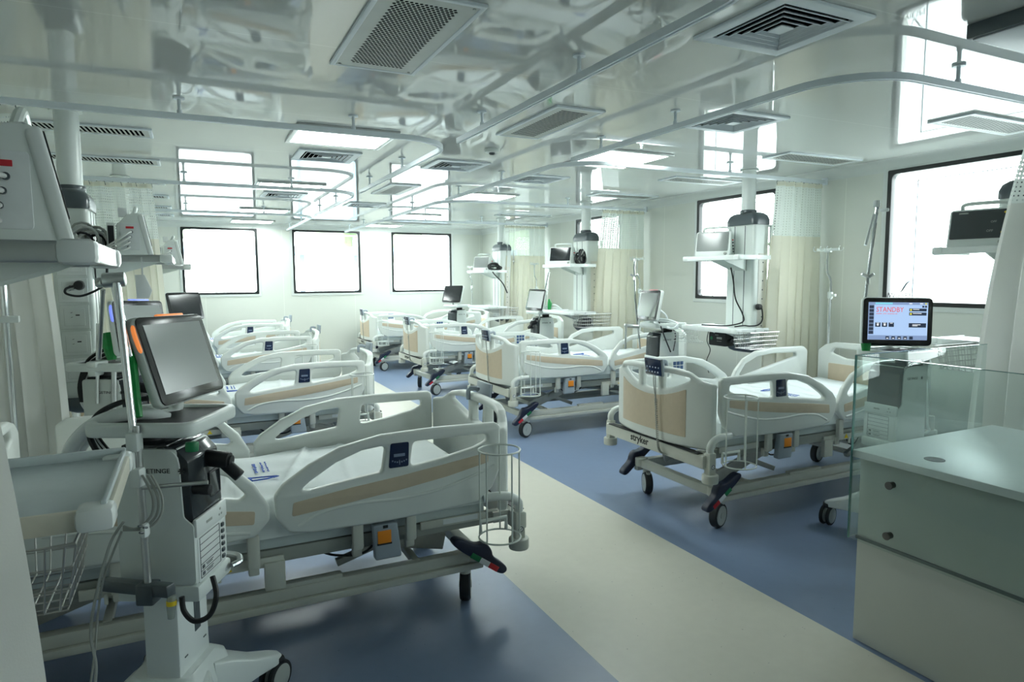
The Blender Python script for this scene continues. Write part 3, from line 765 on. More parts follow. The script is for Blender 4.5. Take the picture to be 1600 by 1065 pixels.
def make_bed(name, label, acc, dz, pole=True):
    """acc: side (-1/+1) of the bag basket and of the printed panels that face the aisle view"""
    root = thing(name, label, 'bed', (0, 0, 0), 0, 'hospital beds')
    # --- wheeled base
    b = MB()
    for s in (-1, 1):
        y = s * 0.345
        b.bar((0.10, y, 0.212), (1.94, y, 0.212), 0.05, 0.05, 0.006); b.bar((0.10, y + s * 0.022, 0.172), (1.94, y + s * 0.022, 0.172), 0.036, 0.03, 0.005)
        b.bar((0.72, y, 0.243), (1.0, y, 0.243), 0.04, 0.02, 0.006)
    b.bar((0.13, -0.345, 0.212), (0.13, 0.345, 0.212), 0.05, 0.052, 0.006); b.bar((1.90, -0.345, 0.212), (1.90, 0.345, 0.212), 0.05, 0.052, 0.006)
    b.bar((0.40, -0.345, 0.225), (0.40, 0.345, 0.225), 0.03, 0.03, 0.004); b.bar((1.55, -0.345, 0.225), (1.55, 0.345, 0.225), 0.03, 0.03, 0.004)
    for s in (-1, 1):
        for x in (0.13, 1.90): b.cyl((x, s * 0.345, 0.19), (x, s * 0.345, 0.246), 0.042, n=20, b=0.006)
    b.build('base_frame', 'frame', root)
    for (x, y, a) in ((0.175, -0.345, 0.35), (0.175, 0.345, 1.15), (1.85, -0.345, 0.2), (1.85, 0.345, 0.25)): caster(root, x, y, a if x < 1 and y > 0 else a * acc * -1)
    for s in (-1, 1): brake_pedal(root, s * 0.40, s)
    for s in (-1, 1):
        b = MB(); prof = chaikin([(1.86, 0.30), (1.89, 0.33), (2.02, 0.245), (2.035, 0.21), (2.0, 0.205), (1.88, 0.26)], 2); b.plate(prof, [], 0.05, 0.01, 'y', s * 0.40); p = b.build('brake_pedal', 'navy', root)
        b = MB(); b.bar((1.92, s * 0.4262, 0.272), (1.975, s * 0.4262, 0.238), 0.006, 0.026, 0.001, (0.5, 0, 0.8)); b.build('pedal_label', 'red', p)
    # --- lifting arms and gear
    for s in (-1, 1):
        y = s * 0.25
        b = MB(); b.bar((0.24, y, 0.26), (0.80, y, 0.455 + dz), 0.022, 0.075, 0.004); b.bar((0.46, y - s * 0.02, 0.35 + dz * 0.5), (0.72, y - s * 0.02, 0.245), 0.03, 0.03, 0.003)
        b.cyl((0.46, y - s * 0.03, 0.345 + dz * 0.5), (0.46, y + s * 0.02, 0.345 + dz * 0.5), 0.016, n=12); b.build('lifting_arm', 'steel', root)
        b = MB(); b.bar((1.80, y, 0.26), (1.36, y, 0.455 + dz), 0.022, 0.07, 0.004); b.bar((1.62, y - s * 0.02, 0.35 + dz * 0.5), (1.40, y - s * 0.02, 0.245), 0.03, 0.03, 0.003); b.build('lifting_arm', 'steel', root)
    b = MB()
    b.bar((0.55, 0.0, 0.40 + dz), (1.0, 0.0, 0.36 + dz), 0.06, 0.06, 0.01); b.cyl((1.0, 0.0, 0.36 + dz), (1.45, 0.0, 0.30 + dz), 0.026); b.box((1.15, 0.12, 0.42 + dz), (0.28, 0.14, 0.09), 0.012); b.box((0.62, -0.12, 0.43 + dz), (0.22, 0.12, 0.06), 0.01)
    b.box((1.25, -0.14, 0.385 + dz), (0.12, 0.03, 0.11), 0.004); b.box((1.1, 0, 0.475 + dz), (1.5, 0.5, 0.012))
    b.build('lift_motor', 'darkframe', root)
    # --- upper frame
    b = MB(); z = 0.452 + dz
    for s in (-1, 1): b.bar((0.03, s * 0.375, z), (1.93, s * 0.375, z), 0.035, 0.055, 0.004)
    for x in (0.35, 0.8, 1.25, 1.65, 1.9): b.bar((x, -0.375, z), (x, 0.375, z), 0.04, 0.04, 0.004)
    b.build('upper_frame', 'darkframe', root)
    for s in (-1, 1):
        b = MB()
        b.bar((0.95, s * 0.408, 0.44 + dz), (1.62, s * 0.408, 0.44 + dz), 0.012, 0.038, 0.003)
        for x in (1.0, 1.18, 1.36, 1.54): b.box((x, s * 0.412, 0.415 + dz), (0.012, 0.012, 0.04), 0.003)
        b.box((0.985, s * 0.408, 0.385 + dz), (0.075, 0.03, 0.11), 0.004)
        sb = b.build('side_bar', 'frame', root)
        b = MB(); b.bar((0.10, s * 0.408, 0.475 + dz), (0.40, s * 0.408, 0.475 + dz), 0.012, 0.035, 0.003); sb2 = b.build('side_bar', 'frame', root)
        b = MB(); b.box((1.27, s * 0.4146, 0.44 + dz), (0.11, 0.002, 0.022)); b.build('sticker', 'whitelab', sb, smooth=0)
        b = MB(); b.box((0.22, s * 0.4146, 0.478 + dz), (0.16, 0.002, 0.022)); b.build('sticker', 'whitelab', sb2, smooth=0)
        b = MB(); b.prism([(1.135, 0.43 + dz), (1.17, 0.43 + dz), (1.1525, 0.458 + dz)], s * 0.4135, s * 0.4155, 'y'); b.build('warning_sticker', 'yellow', sb, smooth=0)
    b = MB()
    b.tube(spline([(1.17, acc * 0.40, 0.43 + dz), (1.20, acc * 0.40, 0.385 + dz), (1.25, acc * 0.40, 0.38 + dz), (1.29, acc * 0.40, 0.42 + dz)], 6), 0.004, 6)
    b.tube(spline([(0.55, acc * 0.3, 0.42 + dz), (0.62, acc * 0.3, 0.36 + dz), (0.75, acc * 0.28, 0.37 + dz), (0.85, acc * 0.25, 0.43 + dz)], 6), 0.005, 6)
    b.build('cable', 'black', root)
    # foot cross beam with bumpers and push handles
    b = MB(); b.bar((-0.045, -0.47, 0.442 + dz), (-0.045, 0.47, 0.442 + dz), 0.06, 0.075, 0.008)
    b.bar((-0.03, -0.38, 0.452 + dz), (0.06, -0.38, 0.452 + dz), 0.05, 0.05, 0.004); b.bar((-0.03, 0.38, 0.452 + dz), (0.06, 0.38, 0.452 + dz), 0.05, 0.05, 0.004)
    fbm = b.build('foot_beam', 'frame', root)
    b = MB(); b.text('stryker', 0.062, yz_text(-0.0755, 0.10, 0.448 + dz), 0.0008, sx=1.0, bold=0.0012); b.build('lettering', 'letters', fbm, smooth=0)
    b = MB(); b.box((-0.06, 0.0, 0.481 + dz), (0.04, 0.86, 0.005)); b.build('gap_line', 'black', fbm, smooth=0)
    for s in (-1, 1):
        b = MB(); b.box((-0.03, s * 0.475, 0.43 + dz), (0.048, 0.046, 0.13), 0.008); b.cyl((-0.03, s * 0.478, 0.325 + dz), (-0.03, s * 0.478, 0.375 + dz), 0.045, n=28, b=0.007)
        q = b.build('corner_bumper', 'frame', root)
        b = MB(); b.cyl((-0.03, s * 0.4985, 0.418 + dz), (-0.03, s * 0.5, 0.418 + dz), 0.015, n=18); b.build('bumper_sign', 'whitelab', q)
        b = MB(); b.tube(circle((-0.03, s * 0.4995, 0.418 + dz), 0.012, 'y', 16), 0.0018, 6, True); b.bar((-0.038, s * 0.4998, 0.426 + dz), (-0.022, s * 0.4998, 0.410 + dz), 0.003, 0.001); b.build('bumper_mark', 'black', q)
        b = MB(); b.tube(spline([(-0.03, s * 0.475, 0.485 + dz), (-0.03, s * 0.475, 0.53 + dz), (0.005, s * 0.475, 0.562 + dz), (0.06, s * 0.47, 0.572 + dz), (0.13, s * 0.455, 0.572 + dz)], 6), 0.02, 14); b.build('corner_tube', 'bed', root)
        b = MB(); b.cyl((1.96, s * 0.44, 0.40 + dz), (1.96, s * 0.44, 0.50 + dz), 0.03, n=20, b=0.004); b.cyl((1.96, s * 0.44, 0.36 + dz), (1.96, s * 0.44, 0.405 + dz), 0.048, n=24, b=0.006); b.build('corner_bumper', 'frame', root)
    # --- mattress
    def top(u, v):
        x = 0.10 + 1.80 * u; y = -0.415 + 0.83 * v; e = min(v, 1 - v) * 0.83; e2 = min(u, 1 - u) * 1.80
        e = min(e, e2); z = 0.665 + dz - 0.035 * max(0, 1 - e / 0.05) ** 2
        z += 0.004 * math.sin(9 * x + 3 * y) * math.sin(6 * y + 1.3) + 0.003 * math.sin(21 * x - 8 * y) * math.sin(11 * y)
        for xf, sk, am in ((0.62, 0.12, 0.010), (0.86, 0.3, 0.012), (1.12, -0.15, 0.009), (1.30, 0.22, 0.012), (1.55, -0.1, 0.008)): z += am * math.exp(-((x - xf - sk * y) / 0.014) ** 2)
        z += 0.004 * math.sin(30 * (y + 0.3 * x)) * math.exp(-((x - 0.95) / 0.35) ** 2)
        return (x, y, z)
    b = MB(); b.sheet(top, 120, 40)
    pts = [top(i / 120, 0) for i in range(121)] + [top(1, j / 40) for j in range(1, 41)] + [top(1 - i / 120, 1) for i in range(1, 121)] + [top(0, 1 - j / 40) for j in range(1, 40)]
    tb = bmesh.new(); n = len(pts)
    r0 = [tb.verts.new(p) for p in pts]; r1 = [tb.verts.new((p[0], p[1] * 1.012, 0.535 + dz)) for p in pts]
    for i in range(n): tb.faces.new((r0[i], r0[(i + 1) % n], r1[(i + 1) % n], r1[i]))
    tb.faces.new(r1[::-1]); bmesh.ops.recalc_face_normals(tb, faces=tb.faces); b._merge(tb)
    bmesh.ops.remove_doubles(b.bm, verts=b.bm.verts, dist=1e-5); bmesh.ops.recalc_face_normals(b.bm, faces=b.bm.faces)
    mt = b.build('mattress', 'sheet', root, smooth=50)
    b = MB(); b.box((1.0, 0, 0.51 + dz), (1.80, 0.80, 0.05), 0.01); b.build('mattress_deck', 'matt', root)
    b = MB(); zt = 0.676 + dz
    arc = circle((1.022, 0.08, zt), 0.022, 'z', 16, R(-75), R(75), 0.021)
    b.tube(arc, [0.003 + 0.006 * math.sin(PI * k / 16) for k in range(17)], 6)
    b.tube([arc[0], (0.97, 0.066, zt), (0.93, 0.072, zt)], 0.003, 6); b.tube([arc[-1], (0.97, 0.096, zt), (0.93, 0.078, zt)], 0.003, 6); b.bar((0.925, 0.074, zt), (0.945, 0.088, zt), 0.012, 0.003)
    b.build('sheet_print', 'iconblue', mt, smooth=0)
    b = MB(); rnd = random.Random(11)
    for row, (xx, hh_) in enumerate(((1.005, 0.016), (0.975, 0.010), (0.955, 0.008))):
        yy = -0.02
        while yy > -0.18:
            ln = rnd.uniform(0.006, 0.014); b.box((xx + rnd.uniform(-0.002, 0.002), yy, zt), (hh_ * rnd.uniform(0.5, 1), ln, 0.002)); yy -= ln + rnd.uniform(0.004, 0.009)
    b.build('sheet_print', 'iconblue', mt, smooth=0)
    # --- foot board
    ztop = 0.935 + dz
    half = [(0.0, ztop), (0.22, ztop - 0.005), (0.30, ztop - 0.02), (0.37, ztop - 0.062), (0.40, ztop - 0.068), (0.44, ztop - 0.075), (0.44, 0.487 + dz)]
    out = [(-y, z) for y, z in half[::-1]] + half[1:]
    o2 = fillet(out, 0.03, 4)
    def arc_hole(y0, y1):
        zt_ = lambda y: ztop - 0.038 - 0.15 * max(0, abs(y) - 0.2) ** 1.2
        zb = lambda y: ztop - 0.145 + 0.085 * (abs(y) / 0.32) ** 2
        n = 8; up_ = [(y0 + (y1 - y0) * i / n, zt_(y0 + (y1 - y0) * i / n)) for i in range(n + 1)]; dn = [(y0 + (y1 - y0) * i / n, zb(y0 + (y1 - y0) * i / n)) for i in range(n + 1)]
        return fillet(dn + up_[::-1], 0.02, 3)
    holes = [arc_hole(-0.315, -0.115), arc_hole(-0.075, 0.075), arc_hole(0.115, 0.315)]
    cuts = ((0, 1, 0), [-0.42 + 0.03 * k for k in range(29)])
    b = MB(); b.plate(o2, holes, 0.048, 0.014, 'x', 0.026, footboard_warp, cuts); fb = b.build('foot_board', 'bed', root, smooth=50)
    zb_ = lambda y: ztop - 0.18 + 0.075 * (abs(y) / 0.32) ** 2
    be = [(-0.30, 0.545 + dz), (0.30, 0.545 + dz)] + [(0.30 - 0.6 * i / 12, zb_(0.30 - 0.6 * i / 12)) for i in range(13)]
    b = MB(); b.plate(fillet(be, 0.006, 2), [], 0.004, 0.001, 'x', 0.0015, footboard_warp, cuts); b.build('laminate_panel', 'beige', fb, smooth=50)
    # hand control hung on the foot board
    b = MB(); b.box((-0.115, -0.09, 0.93 + dz), (0.022, 0.158, 0.105), 0.008, Matrix.Rotation(R(-6), 4, 'Y')); hc = b.build('hand_control', 'greyblue', root)
    b = MB(); b.box((-0.1265, -0.09, 0.93 + dz), (0.003, 0.148, 0.096), 0.001, Matrix.Rotation(R(-6), 4, 'Y')); b.build('keypad', 'panel', hc)
    b = MB()
    for i in range(5):
        for j in range(3): b.box((-0.1288 + 0.0035 * (j - 1), -0.09 + (i - 2) * 0.026, 0.928 + dz + (j - 1) * 0.026), (0.0012, 0.007 if (i + j) % 2 else 0.011, 0.008))
    b.box((-0.1245, -0.09, 0.97 + dz), (0.0012, 0.02, 0.004)); b.build('key_icon', 'icon', hc, smooth=0)
    b = MB(); b.tube(spline([(-0.085, -0.09, 0.945 + dz), (-0.06, -0.09, 0.955 + dz), (-0.03, -0.09, 0.95 + dz), (-0.028, -0.09, 0.90 + dz)], 5), 0.012, 8); b.build('hook', 'greyblue', hc)
    b = MB()
    b.tube(spline([(-0.118, -0.085, 0.885 + dz), (-0.112, -0.082, 0.82 + dz), (-0.108, -0.095, 0.74 + dz)], 6), 0.003, 6)
    b.tube(spline([(-0.118, -0.10, 0.885 + dz), (-0.114, -0.102, 0.80 + dz), (-0.108, -0.097, 0.74 + dz)], 6), 0.003, 6)
    path = spline([(-0.108, -0.097, 0.74 + dz), (-0.106, -0.105, 0.62 + dz), (-0.104, -0.115, 0.50 + dz), (-0.098, -0.13, 0.43 + dz), (-0.06, -0.18, 0.41 + dz)], 60); coil = []
    for i, p in enumerate(path): coil.append(p + Vector((0.007 * math.cos(i * 1.1), 0.007 * math.sin(i * 1.1), 0)))
    b.tube(coil, 0.0028, 5); b.build('coiled_cord', 'cablegrey', hc)
    # --- head board
    hz = 0.95 + dz
    hh = [(0.0, hz), (0.30, hz - 0.008), (0.38, hz - 0.03), (0.44, hz - 0.075), (0.44, 0.487 + dz)]
    out = [(-y, z) for y, z in hh[::-1]] + hh[1:]
    hole = fillet([(-0.30, hz - 0.05), (0.30, hz - 0.05), (0.33, hz - 0.09), (0.2, hz - 0.125), (-0.2, hz - 0.125), (-0.33, hz - 0.09)], 0.025, 4)
    b = MB(); b.plate(fillet(out, 0.03, 4), [hole], 0.036, 0.011, 'x', 1.94); hb = b.build('head_board', 'bed', root, smooth=50)
    b = MB(); b.plate(rrect(-0.34, 0.57 + dz, 0.34, hz - 0.17, 0.01), [], 0.005, 0.001, 'x', 1.9215); b.build('laminate_panel', 'beige', hb)
    # --- side rails
    for (shape, x0, nm) in ((foot_rail_shape(), 0.05, 'foot_side_rail'), (head_rail_shape(), 1.0, 'head_side_rail')):
        o, hs, be, rd = shape; zt = 0.898 + dz + (0.012 if x0 > 0.5 else 0)
        T = lambda ps: [(u + x0, v + zt) for u, v in ps]
        for s in (-1, 1):
            y = s * 0.448
            b = MB(); b.plate(T(o), [T(h) for h in hs], 0.038, 0.0125, 'y', y); rl = b.build(nm, 'bed', root, smooth=50)
            b = MB(); b.plate(T(be), [], 0.003, 0.001, 'y', y + s * 0.0193); b.build('laminate_strip', 'beige', rl)
            b = MB(); b.tube(spline([(u + x0, y + s * 0.0165, v + zt) for u, v in rd], 6), 0.0075, 8); b.build('moulded_ridge', 'bedin', rl, smooth=60)
            if x0 < 0.5:
                b = MB(); b.plate([(u + x0 + 0.45, v + zt - 0.088) for u, v in fillet([(-0.036, -0.05), (0.046, -0.05), (0.036, 0.05), (-0.04, 0.05)], 0.008, 3)], [], 0.004, 0.001, 'y', y + s * 0.0195); dp = b.build('display_panel', 'panel', rl)
                b = MB(); f = 1 if s < 0 else -1
                b.bar((x0 + 0.428, y + s * 0.0218, zt - 0.088), (x0 + 0.474, y + s * 0.0218, zt - 0.088), 0.001, 0.012, 0, (0, 0, 1))
                for k in range(-3, 4): b.box((x0 + 0.451 + k * 0.0095, y + s * 0.0218, zt - 0.117 + 0.0008 * k * k), (0.005, 0.001, 0.006))
                b.box((x0 + 0.451, y + s * 0.0218, zt - 0.118), (0.003, 0.001, 0.020)); b.build('display_mark', 'dimprint', dp, smooth=0)
                b = MB()
                for i in range(3 if (acc < 0 and s > 0) else 0):
                    for j in range(3):
                        b.box((x0 + 0.45 + (i - 1) * 0.031, y - s * 0.0205, zt - 0.075 + (j - 1) * 0.03 - (0.0)), (0.026, 0.003, 0.025), 0.002)
                if acc < 0 and s > 0: b.build('keypad', 'keyblue', rl)
        # pivots below the rails
        for s in (-1, 1):
            for x in ((x0 + 0.40, x0 + 0.62) if x0 < 0.5 else (x0 + 0.06, x0 + 0.5)):
                b = MB(); b.box((x, s * 0.435, 0.50 + dz), (0.045, 0.03, 0.13), 0.01); b.box((x, s * 0.41, 0.425 + dz), (0.038, 0.03, 0.05), 0.006)
                b.build('rail_pivot', 'frame', root)
    for s in (-1, 1):
        b = MB(); b.plate([(0.56 + u, 0.462 + dz + v) for u, v in fillet([(-0.062, -0.075), (0.048, -0.075), (0.055, 0.07), (-0.045, 0.07)], 0.01, 3)], [], 0.04, 0.006, 'y', s * 0.448); la = b.build('rail_latch', 'greyblue', root)
        b = MB(); b.box((0.57, s * 0.469, 0.482 + dz), (0.055, 0.008, 0.052), 0.002); b.build('release_button', 'orange', la)
        b = MB(); b.box((0.57, s * 0.467, 0.453 + dz), (0.06, 0.006, 0.008)); b.box((0.565, s * 0.467, 0.523 + dz), (0.02, 0.006, 0.012)); b.build('button_slot', 'black', la, smooth=0)
    # --- bag basket hung at the foot end
    y = acc * 0.56; zz = 0.40 + dz; bx = 0.10
    b = MB(); b.tube(circle((bx, y, 0.805 + dz), 0.088, 'z', 28), 0.004, 8, True); b.tube(circle((bx, y, 0.43 + dz), 0.088, 'z', 28), 0.004, 8, True)
    for k in range(5):
        a = 2 * PI * k / 5 + 0.5; b.tube([(bx + 0.088 * math.cos(a), y + 0.088 * math.sin(a), 0.805 + dz), (bx + 0.088 * math.cos(a), y + 0.088 * math.sin(a), 0.43 + dz)], 0.0035, 6)
    b.tube([(bx - 0.06, y - acc * 0.065, 0.43 + dz), (bx - 0.06, y - acc * 0.065, 0.485 + dz), (bx + 0.06, y - acc * 0.065, 0.485 + dz), (bx + 0.06, y - acc * 0.065, 0.43 + dz)], 0.009, 8)
    b.tube([(bx, y - acc * 0.085, 0.57 + dz), (bx, acc * 0.44, 0.57 + dz)], 0.012, 10)
    b.build('bag_basket', 'wire', root)
    # --- drip pole at the head end
    if pole:
        p = MB(); px, py = 1.985, 0.40
        p.cyl((px, py, 0.48 + dz), (px, py, 1.30), 0.013, n=14); p.tube(spline([(px, py, 1.30), (px, py, 1.42), (px - 0.02, py + 0.02, 1.5), (px - 0.02, py + 0.02, 1.66)], 6), 0.009, 10)
        ip = p.build('drip_pole', 'chrome', root)
        p = MB(); p.cyl((px, py, 1.28), (px, py, 1.33), 0.02, n=14); p.bar((px, py, 1.305), (px, py - 0.05, 1.305), 0.02, 0.02, 0.004); p.build('pole_clamp', 'white', ip)
        p = MB(); tx, ty = px - 0.02, py + 0.02; p.box((tx, ty, 1.655), (0.03, 0.06, 0.03), 0.006); p.bar((tx, ty - 0.1, 1.66), (tx, ty + 0.1, 1.66), 0.012, 0.02, 0.003)
        for (dx, dy) in ((0, -0.115), (0, 0.115), (-0.03, -0.03), (-0.03, 0.03)):
            p.tube(circle((tx + dx, ty + dy, 1.668), 0.02, 'x', 14, R(-200), R(60)), 0.0035, 6)
        p.build('pole_hook', 'white', ip)
    return root
BED_R0, BED_PITCH = 3.17, 2.46
bedR = make_bed('hospital_bed', 'hospital bed nearest the camera on the right of the aisle, foot board facing it', -1, 0.0)
bedR.location = (2.545, BED_R0, 0)
for k, lab in ((1, 'second hospital bed from the camera on the right of the aisle'), (2, 'third hospital bed from the camera on the right of the aisle'), (3, 'farthest hospital bed on the right, near the back wall')):
    dup(bedR, (2.545, BED_R0 + BED_PITCH * k, 0), None, lab)
bedL = make_bed('hospital_bed', 'big hospital bed in the left foreground with orange latch and wire bag basket', 1, -0.065, False)
bedL.location = (1.225, 3.0, 0); bedL.rotation_euler = (0, 0, PI)
for k, lab in ((1, 'second hospital bed from the camera on the left of the aisle'), (2, 'third hospital bed from the camera on the left of the aisle'), (3, 'farthest hospital bed on the left, below the back windows')):
    dup(bedL, (1.225, 3.0 + BED_PITCH * k, 0), PI, lab)

# ================================================================== VENTILATORS
# local axes: front faces -y, z up, floor at 0
def vent_caster(root, x, y, ang):
    rot = Matrix.Rotation(ang, 4, 'Z'); mt = Matrix.Translation((x, y, 0.058)) @ rot
    b = MB(); b.cyl((0, 0, 0.045), (0, 0, 0.075), 0.018); b.box((0, 0, 0.035), (0.018, 0.05, 0.06), 0.006)
    bmesh.ops.transform(b.bm, matrix=mt, verts=b.bm.verts); c = b.build('caster', 'white', root)
    b = MB()
    for s in (-1, 1): b.lathe([(0.044, s * 0.010), (0.054, s * 0.010), (0.058, s * 0.016), (0.056, s * 0.026), (0.044, s * 0.028)], axis='y', n=28)
    bmesh.ops.transform(b.bm, matrix=mt, verts=b.bm.verts); b.build('wheel_tyre', 'rubber', c)
    b = MB()
    for s in (-1, 1): b.cyl((0, s * 0.008, 0), (0, s * 0.0295, 0), 0.045, n=28, b=0.003)
    bmesh.ops.transform(b.bm, matrix=mt, verts=b.bm.verts); b.build('wheel_hub', 'hub', c)

def make_screen(root, mtx, mode, alarm):
    # front of the display faces -y of mtx; 0.386 x 0.275
    w, h = 0.386, 0.275
    def put(b, nm, m, par, **k):
        bmesh.ops.transform(b.bm, matrix=mtx, verts=b.bm.verts); return b.build(nm, m, par, **k)
    b = MB(); b.plate(rrect(-w / 2, -h / 2, w / 2, h / 2, 0.03, 5), [], 0.034, 0.012, 'y', 0.019); b.box((0, 0.055, -0.02), (0.16, 0.04, 0.14), 0.015); sc = put(b, 'display', 'white', root, smooth=50)
    b = MB(); b.plate(rrect(-w / 2 + 0.004, -h / 2 + 0.004, w / 2 - 0.004, h / 2 - 0.004, 0.026, 5), [], 0.004, 0.001, 'y', 0.001); put(b, 'bezel', 'bezel', sc)
    b = MB(); b.box((0, -0.0015, 0.004), (w - 0.062, 0.002, h - 0.064), 0.0); put(b, 'screen', {'lit': 'screenlit', 'grey': 'sheenscreen', 'mid': 'dullsheenscreen'}.get(mode, 'screen'), sc, smooth=0)
    if alarm:
        b = MB(); b.tube(spline([(-w / 2 + 0.012, 0.012, 0.02), (-w / 2 + 0.002, 0.012, 0.05), (-w / 2 + 0.002, 0.012, 0.1), (-w / 2 + 0.02, 0.012, h / 2 - 0.008)], 6), 0.0065, 8); put(b, 'alarm_light', alarm, sc); b = MB(); b.bar((-0.05, 0.016, h / 2), (0.10, 0.016, h / 2), 0.012, 0.012, 0.003); put(b, 'alarm_light', alarm, sc)
    if mode == 'lit':
        W, H = w - 0.062, h - 0.064; y = -0.003; z0 = 0.004
        X = lambda u: -W / 2 + W * u
        Z = lambda v: z0 + H / 2 - H * v
        def rect(b, u0, v0, u1, v1, d=0.0): b.box(((X(u0) + X(u1)) / 2, y - d, (Z(v0) + Z(v1)) / 2), ((u1 - u0) * W, 0.0008, (v1 - v0) * H))
        b = MB(); rect(b, 0, 0, 1, 0.065); rect(b, 0, 0.88, 1, 1.0); rect(b, 0, 0.065, 0.095, 0.86, 0.0); put(b, 'screen_band', 'screenlit2', sc, smooth=0)
        b = MB(); rect(b, 0.11, 0.008, 0.40, 0.055, 0.0008); put(b, 'screen_bar', 'screenbar', sc, smooth=0)
        for q in [(0.012, 0.085 + k * 0.097, 0.088, 0.165 + k * 0.097, 0.0008) for k in range(8)] + [(0.685, 0.16, 0.975, 0.235), (0.685, 0.265, 0.975, 0.345), (0.685, 0.55, 0.975, 0.665)] + \
                [(u, 0.54, u + 0.088, 0.655) for u in (0.12, 0.233, 0.347)] + [(u, 0.905, u + 0.06, 0.985, 0.0008) for u in (0.30, 0.40, 0.50, 0.60, 0.70)] + [(u, 0.085, u + 0.035, 0.135) for u in (0.90, 0.945)]:
            b = MB(); rect(b, *q); put(b, 'screen_button', 'screendark', sc, smooth=0)
        b = MB(); b.text('STANDBY', 0.0395, Matrix.Translation((X(0.125), y - 0.001, Z(0.20))) @ Matrix.Rotation(R(90), 4, 'X'), 0.0003, 'LEFT', 0.86)
        for u0, u1 in ((0.13, 0.225), (0.245, 0.305), (0.32, 0.44), (0.45, 0.485)): rect(b, u0, 0.30, u1, 0.312, 0.0)
        put(b, 'screen_text', 'screenred', sc, smooth=0)
        b = MB()
        for v in (0.198, 0.305): b.cyl((X(0.712), y - 0.0012, Z(v)), (X(0.712), y, Z(v)), 0.0055, n=14)
        rect(b, 0.945, 0.015, 0.975, 0.05, 0.001); put(b, 'screen_symbol', 'screenyel', sc, smooth=0)
        b = MB()
        for v, u1 in ((0.185, 0.85), (0.292, 0.89), (0.59, 0.88), (0.62, 0.83)): rect(b, 0.745, v - 0.008, u1, v + 0.008, 0.001)
        for u in (0.152, 0.268): b.cyl((X(u + 0.01), y - 0.0014, Z(0.60)), (X(u + 0.01), y, Z(0.60)), 0.006, n=12)
        for u in (0.14, 0.253, 0.367): rect(b, u, 0.55, u + 0.045, 0.565, 0.001)
        for u in (0.315, 0.415, 0.515, 0.615): rect(b, u, 0.945, u + 0.03, 0.97, 0.0016)
        for u in (0.68, 0.86): rect(b, u, 0.02, u + 0.05, 0.045, 0.001)
        put(b, 'screen_symbol', 'screenwhite', sc, smooth=0)
    return sc

